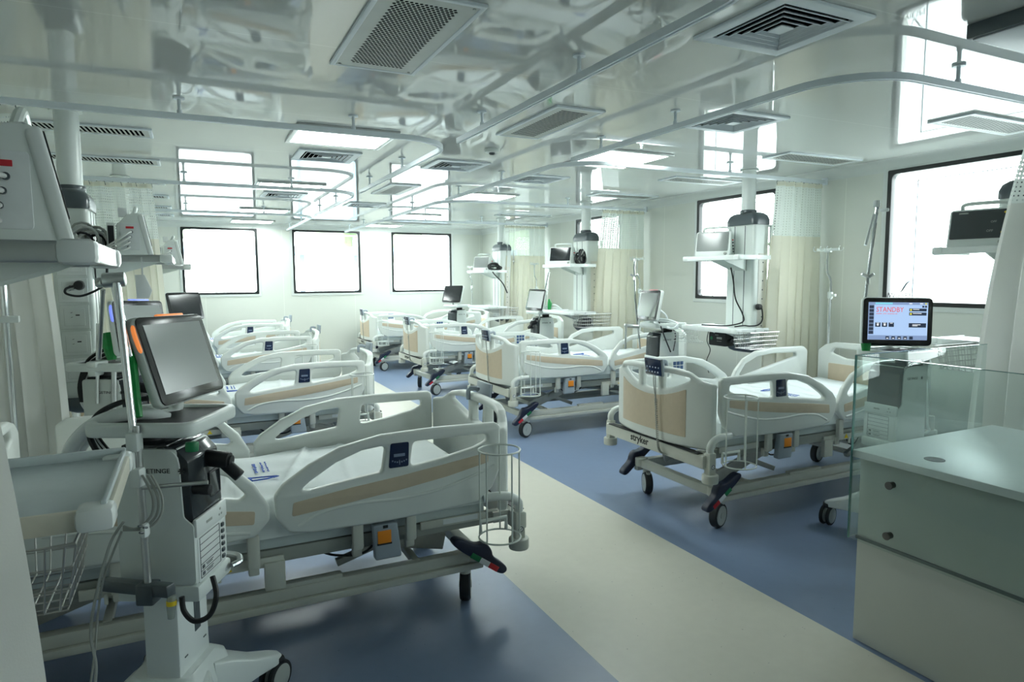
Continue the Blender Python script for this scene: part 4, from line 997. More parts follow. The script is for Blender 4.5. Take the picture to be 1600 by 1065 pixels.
def make_ventilator(name, label, loc, rz, scr_pos, scr_rot, mode, alarm, handle=True, hoses=True, arm=None, front='side'):
    root = thing(name, label, 'ventilator', loc, rz, 'ventilators on wheeled stands')
    # --- stand
    b = MB(); tb = bmesh.new(); rr = []
    for z, hx, hy in ((0.115, 0.13, 0.12), (0.19, 0.135, 0.125), (0.245, 0.12, 0.11), (0.262, 0.10, 0.09)):
        rr.append([tb.verts.new((u, v + 0.02, z)) for u, v in fillet([(-hx, -hy), (hx, -hy), (hx, hy), (-hx, hy)], 0.035, 5)])
    n_ = len(rr[0])
    for a_, c_ in zip(rr, rr[1:]):
        for k in range(n_): tb.faces.new((a_[k], a_[(k + 1) % n_], c_[(k + 1) % n_], c_[k]))
    tb.faces.new(rr[0][::-1]); tb.faces.new(rr[-1]); bmesh.ops.recalc_face_normals(tb, faces=tb.faces); b._merge(tb)
    b.prism([(-0.095, 0.22), (0.095, 0.22), (0.092, 0.30), (0.09, 0.51), (-0.09, 0.51), (-0.092, 0.30)], -0.045, 0.06, 'y', 0.008)
    b.build('stand_column', 'whitebr', root)
    b = MB(); b.box((0.02, -0.0455, 0.42), (0.035, 0.004, 0.13), 0.002); b.box((-0.055, -0.0455, 0.31), (0.016, 0.003, 0.004)); b.box((0.06, -0.0455, 0.31), (0.016, 0.003, 0.004)); b.build('cable_slot', 'slate', root, smooth=0)
    for sx in (-1, 1):
        for sy in (-1, 1):
            ex, ey = sx * 0.245, 0.02 + sy * 0.215
            b = MB(); p0 = Vector((sx * 0.06, 0.02 + sy * 0.06, 0.135)); p1 = Vector((ex, ey, 0.118))
            d = (p1 - p0); n = Vector((-d.y, d.x, 0)).normalized(); tb = bmesh.new(); rr = []
            for t_, w_, h0, h1 in ((0, 0.10, 0.11, 0.245), (0.3, 0.075, 0.112, 0.215), (0.65, 0.05, 0.112, 0.172), (0.95, 0.038, 0.112, 0.15), (1.08, 0.024, 0.114, 0.138)):
                q = p0 + d * t_; rr.append([tb.verts.new((q + n * a).to_tuple()[:2] + (c,)) for a, c in ((-w_, h0), (w_, h0), (w_ * 0.72, h1), (-w_ * 0.72, h1))])
            for a_, c_ in zip(rr, rr[1:]):
                for k in range(4): tb.faces.new((a_[k], a_[(k + 1) % 4], c_[(k + 1) % 4], c_[k]))
            tb.faces.new(rr[0][::-1]); tb.faces.new(rr[-1]); bmesh.ops.recalc_face_normals(tb, faces=tb.faces)
            bmesh.ops.bevel(tb, geom=list(tb.edges), offset=0.007, segments=2, affect='EDGES', profile=0.5)
            b._merge(tb); lg = b.build('stand_leg', 'whitebr', root, smooth=50)
            b = MB(); q = p0 + d * 1.0; ang = math.atan2(d.y, d.x)
            b.box((q.x, q.y, 0.118), (0.055, 0.062, 0.03), 0.012, Matrix.Rotation(ang, 4, 'Z')); b.build('leg_bumper', 'black', lg)
            vent_caster(root, ex, ey, 0.5 * sx + 0.8 * sy)
    # --- bodies
    w, d, z0, z1 = 0.20, 0.225, 0.555, 0.965
    b = MB(); b.box((0, 0, 0.53), (w + 0.015, d + 0.02, 0.05), 0.01); b.build('body_base', 'white', root)
    b = MB(); b.tube(spline([(0.08, -0.135, 0.535), (0.11, -0.15, 0.54), (0.145, -0.11, 0.545), (0.145, 0.02, 0.545), (0.11, 0.08, 0.54)], 6), 0.010, 10); b.build('push_handle', 'alu', root)
    b = MB()
    b.box((0, 0.02, (z0 + z1) / 2), (w - 0.004, d - 0.04, z1 - z0), 0.012)
    for s in (-1, 1):
        side = fillet([(-d / 2, z0), (d / 2, z0), (d / 2, z1), (-d / 2 + 0.035, z1, 0.05), (-d / 2 + 0.028, 0.76), (-d / 2, 0.735)], 0.018, 4)
        b.prism([(y, z) for y, z in side], s * (w / 2 - 0.006), s * (w / 2 + 0.001), 'x', 0.002)
    b.box((0, -d / 2 + 0.02, 0.645), (w - 0.004, 0.04, 0.18), 0.006)
    bd = b.build('body', 'white', root)
    b = MB(); b.prism(fillet([(-d / 2 + 0.004, 0.74), (-d / 2 + 0.06, 0.735), (0.0, z1 + 0.004), (-d / 2 + 0.05, z1 + 0.004, 0.04), (-d / 2 + 0.012, z1 - 0.04)], 0.02, 4), -w / 2 + 0.008, w / 2 - 0.008, 'x', 0.003); b.box((0, 0.03, z1 + 0.002), (w - 0.03, d - 0.09, 0.012), 0.004); b.build('front_cover', 'ventdark', bd)
    b = MB(); b.box((0, -d / 2 - 0.001, 0.725), (w - 0.006, 0.012, 0.055), 0.004); b.build('name_strip', 'whitebr', bd)
    b = MB(); b.box((-0.02, -d / 2 - 0.0075, 0.725), (0.035, 0.001, 0.008))
    for q in (0.045, 0.06): b.box((q, -d / 2 - 0.0075, 0.718), (0.006, 0.001, 0.006))
    b.box((0.052, -d / 2 - 0.0075, 0.735), (0.008, 0.001, 0.007)); b.build('name_print', 'cablegrey', bd, smooth=0)
    b = MB(); b.box((0.0, -d / 2 + 0.001, 0.622), (0.17, 0.006, 0.135), 0.003); b.build('module_frame', 'whitebr', bd)
    b = MB()
    for k in range(7): b.box((-0.012, -d / 2 - 0.0026, 0.565 + k * 0.0205), (0.125, 0.0012, 0.0016))
    for q in (-0.0745, 0.0505): b.box((q, -d / 2 - 0.0026, 0.6265), (0.0014, 0.0012, 0.123))
    for k in range(2):
        b.box((-0.058, -d / 2 - 0.0026, 0.575 + k * 0.0205), (0.014, 0.0012, 0.010)); b.box((-0.02, -d / 2 - 0.0026, 0.578 + k * 0.0205), (0.045, 0.0012, 0.002)); b.box((-0.02, -d / 2 - 0.0026, 0.573 + k * 0.0205), (0.035, 0.0012, 0.002))
    b.build('module_lines', 'slate', bd, smooth=0)
    if front == 'open':
        for k in range(6):
            b = MB(); b.box((0.068, -d / 2 - 0.004, 0.575 + k * 0.0205), (0.016, 0.008, 0.013), 0.003); b.build('module_button', 'slate', bd)
        b = MB(); b.plate(rrect(0.02, 0.78, 0.09, 0.86, 0.006), [rrect(0.025, 0.785, 0.085, 0.855, 0.005)], 0.006, 0.001, 'y', -d / 2 + 0.008); b.build('cassette_frame', 'black', bd)
        b = MB(); b.cyl((0.03, -d / 2 + 0.02, 0.905), (0.03, -d / 2 - 0.055, 0.895), 0.026, n=18, b=0.004); b.cyl((0.03, -d / 2 - 0.03, 0.895), (0.03, -d / 2 - 0.085, 0.845), 0.019, n=16, b=0.003); b.cyl((0.03, -d / 2 - 0.056, 0.894), (0.03, -d / 2 - 0.062, 0.8935), 0.018, n=16); b.build('elbow_connector', 'black', root)
        b = MB(); b.cyl((-0.07, -d / 2 + 0.02, 0.84), (-0.07, -d / 2 - 0.04, 0.835), 0.016, n=16, b=0.003); b.build('gas_port', 'black', root)
    # printed maker mark on both side faces
    for s in (-1, 1):
        b = MB()
        mt = Matrix.Translation((s * (w / 2 + 0.0018), -0.01, 0.90)) @ (Matrix.Rotation(R(90), 4, 'Z') if s > 0 else Matrix.Rotation(R(-90), 4, 'Z')) @ Matrix.Rotation(R(90), 4, 'X')
        b.text('GETINGE', 0.019, mt, 0.0003, sx=1.1)
        for k in range(3):
            a = PI * k / 3; c = mt @ Matrix.Translation((0.075, 0, 0)); v = mt.to_3x3() @ Vector((math.cos(a), math.sin(a), 0)) * 0.009
            o_ = c.translation; b.bar(o_ - v, o_ + v, 0.003, 0.0008, 0, mt.to_3x3() @ Vector((0, 0, 1)))
        b.build('maker_print', 'letters', bd, smooth=0)
    # --- top tray
    b = MB(); b.plate(rrect(-0.155, -0.15, 0.155, 0.17, 0.045, 6), [rrect(-0.128, -0.123, 0.128, 0.143, 0.025, 4)], 0.042, 0.01, 'z', 1.03); ty = b.build('top_tray', 'white', root, smooth=50)
    b = MB(); b.box((0, 0.01, 1.034), (0.262, 0.272, 0.018)); b.build('tray_mat', 'black', ty, smooth=0)
    b = MB(); b.cyl((0, 0.06, 0.96), (0, 0.06, 1.03), 0.045, n=20); b.build('tray_neck', 'black', root)
    # --- display on its arm
    sp_ = Vector(scr_pos)
    mt = Matrix.Translation(sp_) @ scr_rot
    b = MB(); back = mt @ Vector((0, 0.055, -0.05)); low = mt @ Vector((0, 0.075, -0.15)); b.tube(spline([(low.x * 0.5, 0.04 + low.y * 0.5, 1.03), low, back], 8), 0.02, 12); b.build('display_arm', 'white', root)
    make_screen(root, mt, mode, alarm)
    return root

def euler(rx, ry, rz): return Matrix.Rotation(R(rz), 4, 'Z') @ Matrix.Rotation(R(ry), 4, 'Y') @ Matrix.Rotation(R(rx), 4, 'X')
def vent_at(label, world, rz, scr_world, scr_e, mode, alarm, **k):
    Mx = Matrix.Translation(world) @ Matrix.Rotation(R(rz), 4, 'Z'); inv = Mx.inverted()
    p = inv @ Vector(scr_world); rot = Matrix.Rotation(R(-rz), 4, 'Z') @ euler(*scr_e)
    return make_ventilator('ventilator', label, world, R(rz), p, rot, mode, alarm, **k)

def hose_arm(root_loc, pts, name, label, thick=0.008):
    pass

vents = {}
vents['V1'] = vent_at('ventilator in the left foreground with grey tilted screen and orange light strip', (-0.08, 2.22, 0), 63, (-0.031, 2.302, 1.212), (-16.4, 1.3, 62.5), 'grey', 'alarmo', front='open')
vents['V2'] = vent_at('ventilator behind the foreground one, with blue light on its screen edge', (-0.36, 3.86, 0), 62, (-0.235, 3.86, 1.215), (-7, 2, 58), 'grey', 'alarmb', front='open')
vents['V3'] = vent_at('farthest ventilator on the left, small dark screen below the left back window', (-0.10, 7.05, 0), 60, (-0.055, 7.0, 1.205), (-12, 0, 40), 'off', None)
vents['VR1'] = vent_at('ventilator behind the desk glass showing STANDBY in red', (3.49, 2.31, 0), -92, (3.564, 2.367, 1.195), (-2.6, 0.8, -29.2), 'lit', None)
vents['VR2'] = vent_at('ventilator between the first and second right beds, grey screen turned to the aisle', (3.80, 4.72, 0), -95, (3.66, 4.747, 1.206), (-11.2, -1.3, -100), 'mid', 'alarmr')
vents['VR3'] = vent_at('ventilator beside the third right bed with bright reflecting screen', (3.93, 7.23, 0), -88, (3.84, 7.22, 1.185), (-12.4, 0.7, -84.8), 'grey', None, front='open')
vents['VR4'] = vent_at('farthest ventilator on the right, black screen in front of the back wall', (3.72, 9.62, 0), -70, (3.666, 9.654, 1.216), (-17.8, -0.7, -62.3), 'off', None)

# hinged chrome arm and tubes belonging to each ventilator, given in world points and moved into its local frame
def local_pts(v, pts):
    inv = (Matrix.Translation(v.location) @ Matrix.Rotation(v.rotation_euler.z, 4, 'Z')).inverted()
    return [inv @ Vector(p) for p in pts]
def D(px, py, depth):   # a point of the place, given where it is seen and how far away it is
    q = Vector(((px - 800) / FPX * depth, -(py - 532.5) / FPX * depth, depth))
    return rt2 * q.x + up2 * q.y + fw * q.z + Vector((0, 0, CAM_H))
v = vents['V1']
P = lambda pts: local_pts(v, [D(a, c, d - 0.14) for a, c, d in pts])
b = MB(); a0, a1 = P([(214, 722, 1.98), (182, 442, 1.98)]); b.cyl(a0, a1, 0.011, n=14); a0, a1 = P([(205, 560, 2.02), (178, 445, 2.0)]); b.cyl(a0, a1, 0.009, n=12); arm = b.build('support_arm', 'chrome', v)
b = MB(); a0, a1 = P([(160, 438, 1.98), (196, 436, 2.0)]); b.cyl(a0, a1, 0.021, n=20, b=0.004); a0, a1 = P([(152, 442, 1.98), (162, 441, 1.98)]); b.cyl(a0, a1, 0.014, n=16, b=0.002); b.build('arm_joint', 'alu', arm)
b = MB(); a0, a1 = P([(161, 452, 2.0), (155, 560, 2.1)]); b.cyl(a0, a1, 0.006, n=10); b.build('arm_rod', 'alu', arm)
b = MB(); a0, a1 = P([(213, 665, 1.97), (233, 935, 2.0)]); b.cyl(a0, a1, 0.010, n=14); st = b.build('side_post', 'alu', v)
b = MB()
for q in (690, 745):
    c0, = P([(210 + (q - 690) * 0.08, q, 1.97)]); b.box(c0, (0.035, 0.035, 0.055), 0.008)
c0, c1 = P([(205, 672, 1.97), (206, 735, 1.96)]); b.cyl(c0, c1, 0.010, n=12); b.build('post_clamp', 'white', st)
b = MB(); a0, a1 = P([(222, 762, 1.97), (325, 753, 1.99)]); b.cyl(a0, a1, 0.006, n=10); b.build('cross_rod', 'alu', st)
b = MB(); c0, = P([(232, 925, 2.0)]); b.box(c0, (0.05, 0.05, 0.06), 0.006); c0, c1 = P([(165, 912, 2.06), (268, 922, 1.97)]); b.bar(c0, c1, 0.03, 0.035, 0.004); b.build('post_bracket', 'slate', st)
b = MB(); b.tube(P([(204, 540, 2.03), (206, 580, 2.02), (210, 620, 2.01), (216, 652, 2.0)]), [0.015, 0.017, 0.016, 0.012], 10); b.build('green_bag', 'greent', v)
b = MB(); b.tube(spline(P([(103, 735, 2.02), (112, 700, 2.03), (140, 668, 2.04), (180, 650, 2.05), (225, 645, 2.08), (262, 655, 2.12)]), 6), 0.021, 14)
b.tube(spline(P([(112, 740, 2.06), (122, 705, 2.07), (150, 675, 2.08), (190, 660, 2.1), (235, 652, 2.12)]), 6), 0.016, 12); b.build('breathing_hose', 'hose', v)
b = MB(); b.tube(spline(P([(158, 716, 2.02), (140, 680, 2.03), (152, 648, 2.05), (190, 628, 2.08), (230, 622, 2.12)]), 6), 0.008, 8)
for k in range(3): b.tube(spline(P([(165 + k * 3, 718 - k * 6, 2.04), (147 + k * 3, 690 - k * 4, 2.04 + 0.01 * k), (146 + k * 5, 662, 2.06), (160 + k * 5, 648, 2.08)]), 6), 0.0065, 8)
b.build('gas_hose', 'black', v)
b = MB()
for k in range(3): b.tube(spline(P([(162 + k * 3, 718 - k * 6, 2.025), (144 + k * 3, 690 - k * 4, 2.025 + 0.01 * k), (143 + k * 5, 662, 2.045), (158 + k * 5, 646, 2.065)]), 6), 0.003, 6)
b.build('hose_stripe', 'whitelab', v)
b = MB()
for dx in (0, 8, 15): b.tube(spline(P([(222 + dx, 742, 1.96), (238 + dx, 775, 1.95), (236 + dx, 805, 1.95), (214 + dx, 825, 1.95), (193, 822 + dx * 0.4, 1.96)]), 6), 0.0035, 6)
b.tube(spline(P([(193, 815, 1.96), (172, 850, 1.96), (150, 930, 1.97), (142, 990, 1.97), (150, 1040, 1.96), (146, 1090, 1.95)]), 8), 0.004, 6)
b.tube(spline(P([(190, 830, 1.99), (163, 900, 1.99), (153, 960, 2.0), (148, 1020, 1.98), (138, 1090, 1.97)]), 8), 0.0035, 6); b.build('power_cable', 'cablegrey', v)
b = MB(); c0, = P([(227, 828, 1.94)]); b.box(c0, (0.03, 0.016, 0.04), 0.009); pl = b.build('power_plug', 'whitebr', v)
b = MB()
for dx, dy in ((-4, -5), (4, -3), (-2, 5)):
    c0, c1 = P([(226 + dx, 827 + dy, 1.925), (220 + dx, 827 + dy, 1.912)]); b.cyl(c0, c1, 0.003, n=8)
b.build('plug_pin', 'slate', pl)
b = MB(); c0, c1, c2 = P([(268, 930, 1.97), (268, 945, 1.97), (267, 966, 1.97)]); b.cyl(c0, c1, 0.012, n=14); b.cyl(c1, c2, 0.013, 0.008, n=14); b.build('water_trap', 'bottle', v)
b = MB(); c0, c1 = P([(268, 938, 1.97), (268, 945, 1.97)]); b.cyl(c0, c1, 0.0135, n=14); b.build('trap_ring', 'yellow', v)
b = MB(); b.tube(spline(P([(284, 932, 1.98), (288, 955, 1.98), (305, 970, 1.98), (328, 960, 1.99), (338, 930, 2.0), (332, 900, 2.02)]), 8), 0.0075, 10); b.build('supply_hose', 'black', v)
b = MB(); c0, c1 = P([(300, 705, 2.0), (300, 690, 2.0)]); b.cyl(c0, c1, 0.018, n=14, b=0.003); b.build('green_cap', 'green', v)

v = vents['V2']; P = lambda pts: local_pts(v, [D(*p) for p in pts])
b = MB(); b.tube(P([(178, 640, 3.24), (178, 570, 3.24)]), 0.012, 10); a0, a1 = P([(152, 630, 3.24), (153, 505, 3.24)]); b.cyl(a0, a1, 0.008, n=10); b.build('side_post', 'alu', v)
b = MB(); c0, = P([(152, 568, 3.22)]); b.box(c0, (0.1, 0.05, 0.03), 0.008); c0, = P([(150, 582, 3.22)]); b.box(c0, (0.07, 0.04, 0.03), 0.008); b.build('post_clamp', 'white', v)
b = MB(); b.tube(P([(168, 520, 3.24), (172, 540, 3.24), (175, 562, 3.24)]), [0.028, 0.034, 0.02], 10); b.build('green_bag', 'greent', v)
b = MB()
for k in range(4): b.tube(spline(P([(168 + k * 5, 543 + k * 3, 3.34), (140 + k * 2, 560 + k * 4, 3.34), (127 + k * 2, 595 + k * 2, 3.34), (128 + k * 3, 625, 3.34), (136 + k * 3, 640, 3.34)]), 6), 0.012, 8)
b.build('breathing_hose', 'hose', v)
b = MB()
for k in range(3): b.tube(spline(P([(165 + k * 5, 545 + k * 5, 3.29), (137 + k * 3, 563 + k * 5, 3.29), (124 + k * 2, 600, 3.29), (127 + k * 3, 628, 3.29)]), 6), 0.008, 8)
b.build('gas_hose', 'black', v)

for key, pts, jt in (('VR1', [(1352, 470, 3.75), (1356, 433, 3.75), (1371, 322, 3.75)], (1356, 433)), ('VR2', [(1000, 545, 5.9), (992, 465, 5.9), (991, 418, 5.9), (992, 405, 5.9)], (991, 432)), ('VR3', [(842, 500, 8.1), (845, 482, 8.1), (858, 425, 8.1)], (846, 482))):
    v = vents[key]; P = lambda pts: local_pts(v, [D(*p) for p in pts])
    b = MB(); b.tube(P(pts), 0.009, 10); ar = b.build('support_arm', 'chrome', v)
    d = pts[1][2]; c0, = P([(jt[0], jt[1], d - 0.01)]); s_ = d / 3.7
    b = MB()
    for a in range(3):
        c = math.cos(2 * PI * a / 3 - PI / 2), math.sin(2 * PI * a / 3 - PI / 2); e, = P([(jt[0] - c[0] * 11 / s_, jt[1] - c[1] * 11 / s_, d - 0.02)]); b.bar(c0, e, 0.018, 0.018, 0.004)
    b.build('arm_knob', 'alu', ar)
v = vents['VR1']; P = lambda pts: local_pts(v, [D(*p) for p in pts])
b = MB(); a0, a1 = P([(1366, 335, 3.75), (1352, 383, 3.72)]); b.cyl(a0, a1, 0.008, n=10); b.build('arm_rod', 'alu', v)
b = MB(); c0, = P([(1370, 318, 3.75)]); b.box(c0, (0.03, 0.03, 0.04), 0.006); c0, = P([(1382, 328, 3.75)]); b.box(c0, (0.05, 0.02, 0.02), 0.006); b.build('hose_clip', 'hose', v)
b = MB(); c0, c1 = P([(1353, 548, 3.6), (1353, 536, 3.6)]); b.cyl(c0, c1, 0.02, 0.026, n=14); b.build('green_cap', 'greent', v)
b = MB()
for k in range(5): b.tube(spline(P([(1428 + k * 4, 548, 3.65), (1440 + k * 3, 558, 3.65), (1438 + k * 2, 580, 3.65)]), 6), 0.005, 6)
b.tube(spline(P([(1365, 552, 3.62), (1385, 545, 3.7), (1410, 548, 3.72), (1430, 546, 3.7)]), 6), 0.012, 8); b.build('sensor_cable', 'cablewhite', v)
b = MB(); b.tube(spline(P([(1446, 585, 3.66), (1450, 600, 3.66), (1449, 660, 3.66), (1452, 672, 3.66), (1440, 677, 3.66), (1430, 673, 3.66)]), 6), 0.006, 8); b.build('drain_tube', 'wire', v)
v = vents['VR2']; P = lambda pts: local_pts(v, [D(*p) for p in pts])
b = MB(); b.tube(spline(P([(1030, 503, 5.75), (1038, 525, 5.72), (1048, 550, 5.7)]), 6), 0.006, 8); b.tube(spline(P([(1040, 505, 5.8), (1055, 520, 5.75), (1052, 548, 5.7)]), 6), 0.005, 6); b.build('gas_hose', 'black', v)
b = MB()
for k in range(4): b.tube(spline(P([(1028, 498 + 4 * k, 5.85), (1045, 500 + 3 * k, 5.8), (1058, 506 + 2 * k, 5.8), (1050, 513, 5.75), (1030, 508, 5.8)]), 6), 0.010, 8)
b.tube(spline(P([(1031, 484, 5.9), (1040, 492, 5.9), (1043, 500, 5.9)]), 5), 0.008, 8); b.build('breathing_hose', 'hose', v)
b = MB(); a0, a1 = P([(978, 510, 5.7), (977, 545, 5.7)]); b.cyl(a0, a1, 0.01, n=10); b.bar(*P([(976, 508, 5.7), (998, 510, 5.75)]), 0.03, 0.03, 0.006); b.build('side_post', 'alu', v)
v = vents['VR3']; P = lambda pts: local_pts(v, [D(*p) for p in pts])
b = MB(); b.tube(P([(858, 484, 8.0), (859, 474, 8.0), (858, 467, 8.0)]), [0.02, 0.028, 0.012], 8); b.build('green_bag', 'greent', v)
b = MB()
for k in range(4): b.tube(spline(P([(850, 480 + 3 * k, 8.1), (866, 476 + 4 * k, 8.0), (878, 484, 8.0)]), 5), 0.011, 8)
b.build('breathing_hose', 'hose', v)

# ================================================================== CEILING PENDANTS
def wire_box(b, c, w, d, h, flare=0.02, nw=12, nd=8, nh=3, r=0.002):
    # open basket of wires; c = centre of the top rim
    cx, cy, cz = c
    def ring(z, f): return [(cx - w / 2 + f, cy - d / 2 + f, z), (cx + w / 2 - f, cy - d / 2 + f, z), (cx + w / 2 - f, cy + d / 2 - f, z), (cx - w / 2 + f, cy + d / 2 - f, z)]
    def loop(z, f, rr):
        P = ring(z, f); b.tube([tuple(p) for p in P] , rr, 6, True)
    loop(cz, 0, r * 1.9)
    for k in range(1, nh + 1): loop(cz - h * k / nh, flare * k / nh, r)
    T, B = ring(cz, 0), ring(cz - h, flare)
    for e in range(4):
        n = nw if e % 2 == 0 else nd
        for i in range(n):
            t = (i + 0.5) / n; A, Bq = Vector(T[e]).lerp(Vector(T[(e + 1) % 4]), t), Vector(B[e]).lerp(Vector(B[(e + 1) % 4]), t)
            b.tube([A, Bq], r * 0.8, 5)
    for i in range(nw):
        t = (i + 0.5) / nw; b.tube([Vector(B[0]).lerp(Vector(B[1]), t), Vector(B[3]).lerp(Vector(B[2]), t)], r * 0.8, 5)
    for i in range(nd):
        t = (i + 0.5) / nd; b.tube([Vector(B[0]).lerp(Vector(B[3]), t), Vector(B[1]).lerp(Vector(B[2]), t)], r * 0.8, 5)

def make_pendant(label, loc, s, dz, depth, shelf_z, low_z, opts):
    t = thing('ceiling_pendant', label, 'ceiling pendant', loc, 0, 'medical supply pendants hung from the ceiling')
    zt, zb = 1.885 + dz, 0.90 + dz
    b = MB(); b.cyl((0, 0, zt + 0.10), (0, 0, CEIL), 0.057, n=32); b.build('pendant_tube', 'whitebr', t)
    b = MB(); b.cyl((0, 0, CEIL - 0.012), (0, 0, CEIL), 0.075, n=32, b=0.003); b.build('ceiling_collar', 'whitebr', t)
    def body(z0, z1, g0, g1=None, bev=0.03):
        q = MB(); hx, hy = 0.09, 0.16
        q.prism(fillet([(-hx + g0, -hy + g0), (hx - g0, -hy + g0), (hx - g0, hy - g0), (-hx + g0, hy - g0)], bev, 6), z0, z1, 'z', 0.002); return q
    body(zb, zt, 0.004).build('pendant_column', 'white', t, smooth=40)
    def cap(zs):
        tb = bmesh.new(); rr = []
        for z, g in zs:
            o = fillet([(-0.096 + g, -0.166 + g), (0.096 - g, -0.166 + g), (0.096 - g, 0.166 - g), (-0.096 + g, 0.166 - g)], 0.05, 6); rr.append([tb.verts.new((u, v, z)) for u, v in o])
        n = len(rr[0])
        for a, c in zip(rr, rr[1:]):
            for k in range(n): tb.faces.new((a[k], a[(k + 1) % n], c[(k + 1) % n], c[k]))
        tb.faces.new(rr[0][::-1]); tb.faces.new(rr[-1]); bmesh.ops.recalc_face_normals(tb, faces=tb.faces)
        q = MB(); q._merge(tb); return q
    q = cap([(zt - 0.005, 0), (zt + 0.04, 0.0), (zt + 0.075, 0.012), (zt + 0.095, 0.035), (zt + 0.10, 0.06)]); q.cyl((0, 0, zt + 0.09), (0, 0, zt + 0.125), 0.068, n=28, b=0.006); q.build('top_cap', 'slate', t, smooth=50)
    q = cap([(zb + 0.005, 0), (zb - 0.03, 0.004), (zb - 0.07, 0.03), (zb - 0.085, 0.06)]); q.build('bottom_cap', 'slate', t, smooth=50)
    # grooves of the aisle face, sockets of the camera face
    b = MB()
    for y in (-0.055, 0.06): b.box((s * 0.0865, y, (zb + zt) / 2), (0.003, 0.006, zt - zb - 0.02))
    b.build('rail_groove', 'slate', t, smooth=0)
    n = opts.get('sockets', 6)
    if s > 0:
        for k in range(n):
            z = zb + 0.10 + k * (zt - zb - 0.16) / n
            b = MB(); b.box((0.0, -0.158, z + 0.05), (0.13, 0.012, 0.125), 0.004); b.box((0.0, -0.165, z + 0.05), (0.092, 0.006, 0.09), 0.003); so = b.build('socket_plate', 'whitebr', t)
            b = MB()
            for dx, dzz in ((-0.012, 0.012), (-0.012, -0.012)): b.bar((dx - 0.004, -0.1685, z + 0.06 + dzz), (dx + 0.004, -0.1685, z + 0.06 + dzz + 0.003), 0.003, 0.002)
            b.box((0.014, -0.1685, z + 0.06), (0.018, 0.002, 0.006)); b.build('socket_hole', 'black', so, smooth=0)
    else:
        b = MB(); b.box((0.01, -0.156, (zb + zt) / 2 - 0.10), (0.085, 0.008, zt - zb - 0.28), 0.003); so = b.build('socket_strip', 'paleplate', t)
        b = MB()
        for k in range(9):
            z = zb + 0.07 + k * 0.075; b.cyl((0.015, -0.158, z), (0.015, -0.1612, z), 0.006, n=12)
        b.build('socket_hole', 'slate', so, smooth=0)
    # shelves
    def shelf(z, W=0.60, off=0.0, lip=False):
        x0, x1 = s * 0.085, s * depth; cx, w = (x0 + x1) / 2, abs(x1 - x0)
        b = MB(); b.box((cx, off, z), (w, W, 0.014), 0.004)
        if lip: b.box((cx, off + W / 2 - 0.005, z + 0.012), (w, 0.01, 0.03), 0.003); b.box((x1 - s * 0.005, off, z + 0.010), (0.01, W, 0.022), 0.003)
        sh = b.build('shelf', 'sheenshelf' if lip else 'whitebr', t)
        rm = 'cream' if lip else ('alu' if s > 0 else 'whitebr')
        b = MB()
        for sy in (-1, 1): b.box((s * (depth + 0.06) / 2, off + sy * (W / 2 + 0.006), z - 0.008), (depth - 0.06, 0.012, 0.038), 0.003)
        b.box((x1 + s * 0.002, off, z - 0.008), (0.012, W - 0.02, 0.038), 0.003); b.build('shelf_rail', rm, sh)
        for sy in (-1, 1):
            b = MB(); b.box((x1 - s * 0.018, off + sy * (W / 2 - 0.006), z - 0.008), (0.062, 0.062, 0.044), 0.012); b.build('shelf_corner', 'whitebr', sh)
            b = MB(); b.cyl((x1 - s * 0.20, off + sy * (W / 2 + 0.011), z - 0.008), (x1 - s * 0.20, off + sy * (W / 2 + 0.016), z - 0.008), 0.008, n=12); b.build('rail_bolt', 'alu', sh)
        b = MB()
        for y in (-0.08, 0.08): b.prism([(s * 0.085, z - 0.015), (s * (depth - 0.06), z - 0.015), (s * (depth - 0.10), z - 0.035), (s * 0.085, z - 0.115)], y - 0.005, y + 0.005, 'y')
        b.box((s * 0.094, 0, z - 0.06), (0.012, 0.17, 0.10), 0.003); b.build('shelf_bracket', 'white', sh)
        return sh
    shelf(shelf_z, *opts.get('low', (0.60, 0.0))); shelf(low_z, *opts.get('low', (0.60, 0.0)), lip='low' in opts)
    # vertical accessory pole at the wall side
    b = MB(); px, py = -s * 0.15, -0.11; b.cyl((px, py, zb - 0.02), (px, py, zt - 0.02), 0.013, n=16); b.cyl((px, py, zt - 0.02), (px, py, zt), 0.022, n=16)
    for z in (zt - 0.16, zb + 0.1): b.box(((px - s * 0.09) / 2, py, z), (0.07, 0.04, 0.025), 0.006)
    b.build('accessory_pole', 'alu', t)
    if 'basket' in opts:
        bx, by, bz, w, d, h = opts['basket'][:6]; b = MB(); wire_box(b, (bx, by, bz), w, d, h, 0.02, *opts.get('wires', (14, 9, 4)), 0.0022)
        b.tube([(bx - w * 0.3, by + d / 2, bz), (bx - w * 0.3, by + d / 2 + 0.05, low_z + 0.0)], 0.004, 6); b.build('wire_basket', 'wiresteel', t)
    if opts.get('hooks'):
        b = MB()
        for k in range(8):
            x = s * (depth - 0.02 - k * 0.028); b.tube(spline([(x, 0.20, low_z - 0.02), (x, 0.30, low_z - 0.035), (x, 0.345, low_z - 0.075), (x, 0.37, low_z - 0.13), (x, 0.30, low_z - 0.15)], 4), 0.003, 6)
        for k in range(5): b.tube([(s * depth, 0.31, low_z - 0.03 - k * 0.026), (s * (depth + 0.10), 0.34, low_z - 0.025 - k * 0.024)], 0.003, 6)
        for k in range(5): b.tube([(s * depth, 0.31 + 0.012 * k, low_z - 0.03 - k * 0.026), (s * (depth - 0.22), 0.33 + 0.012 * k, low_z - 0.03 - k * 0.026)], 0.002, 5)
        b.build('cable_hooks', 'wire', t)
    return t

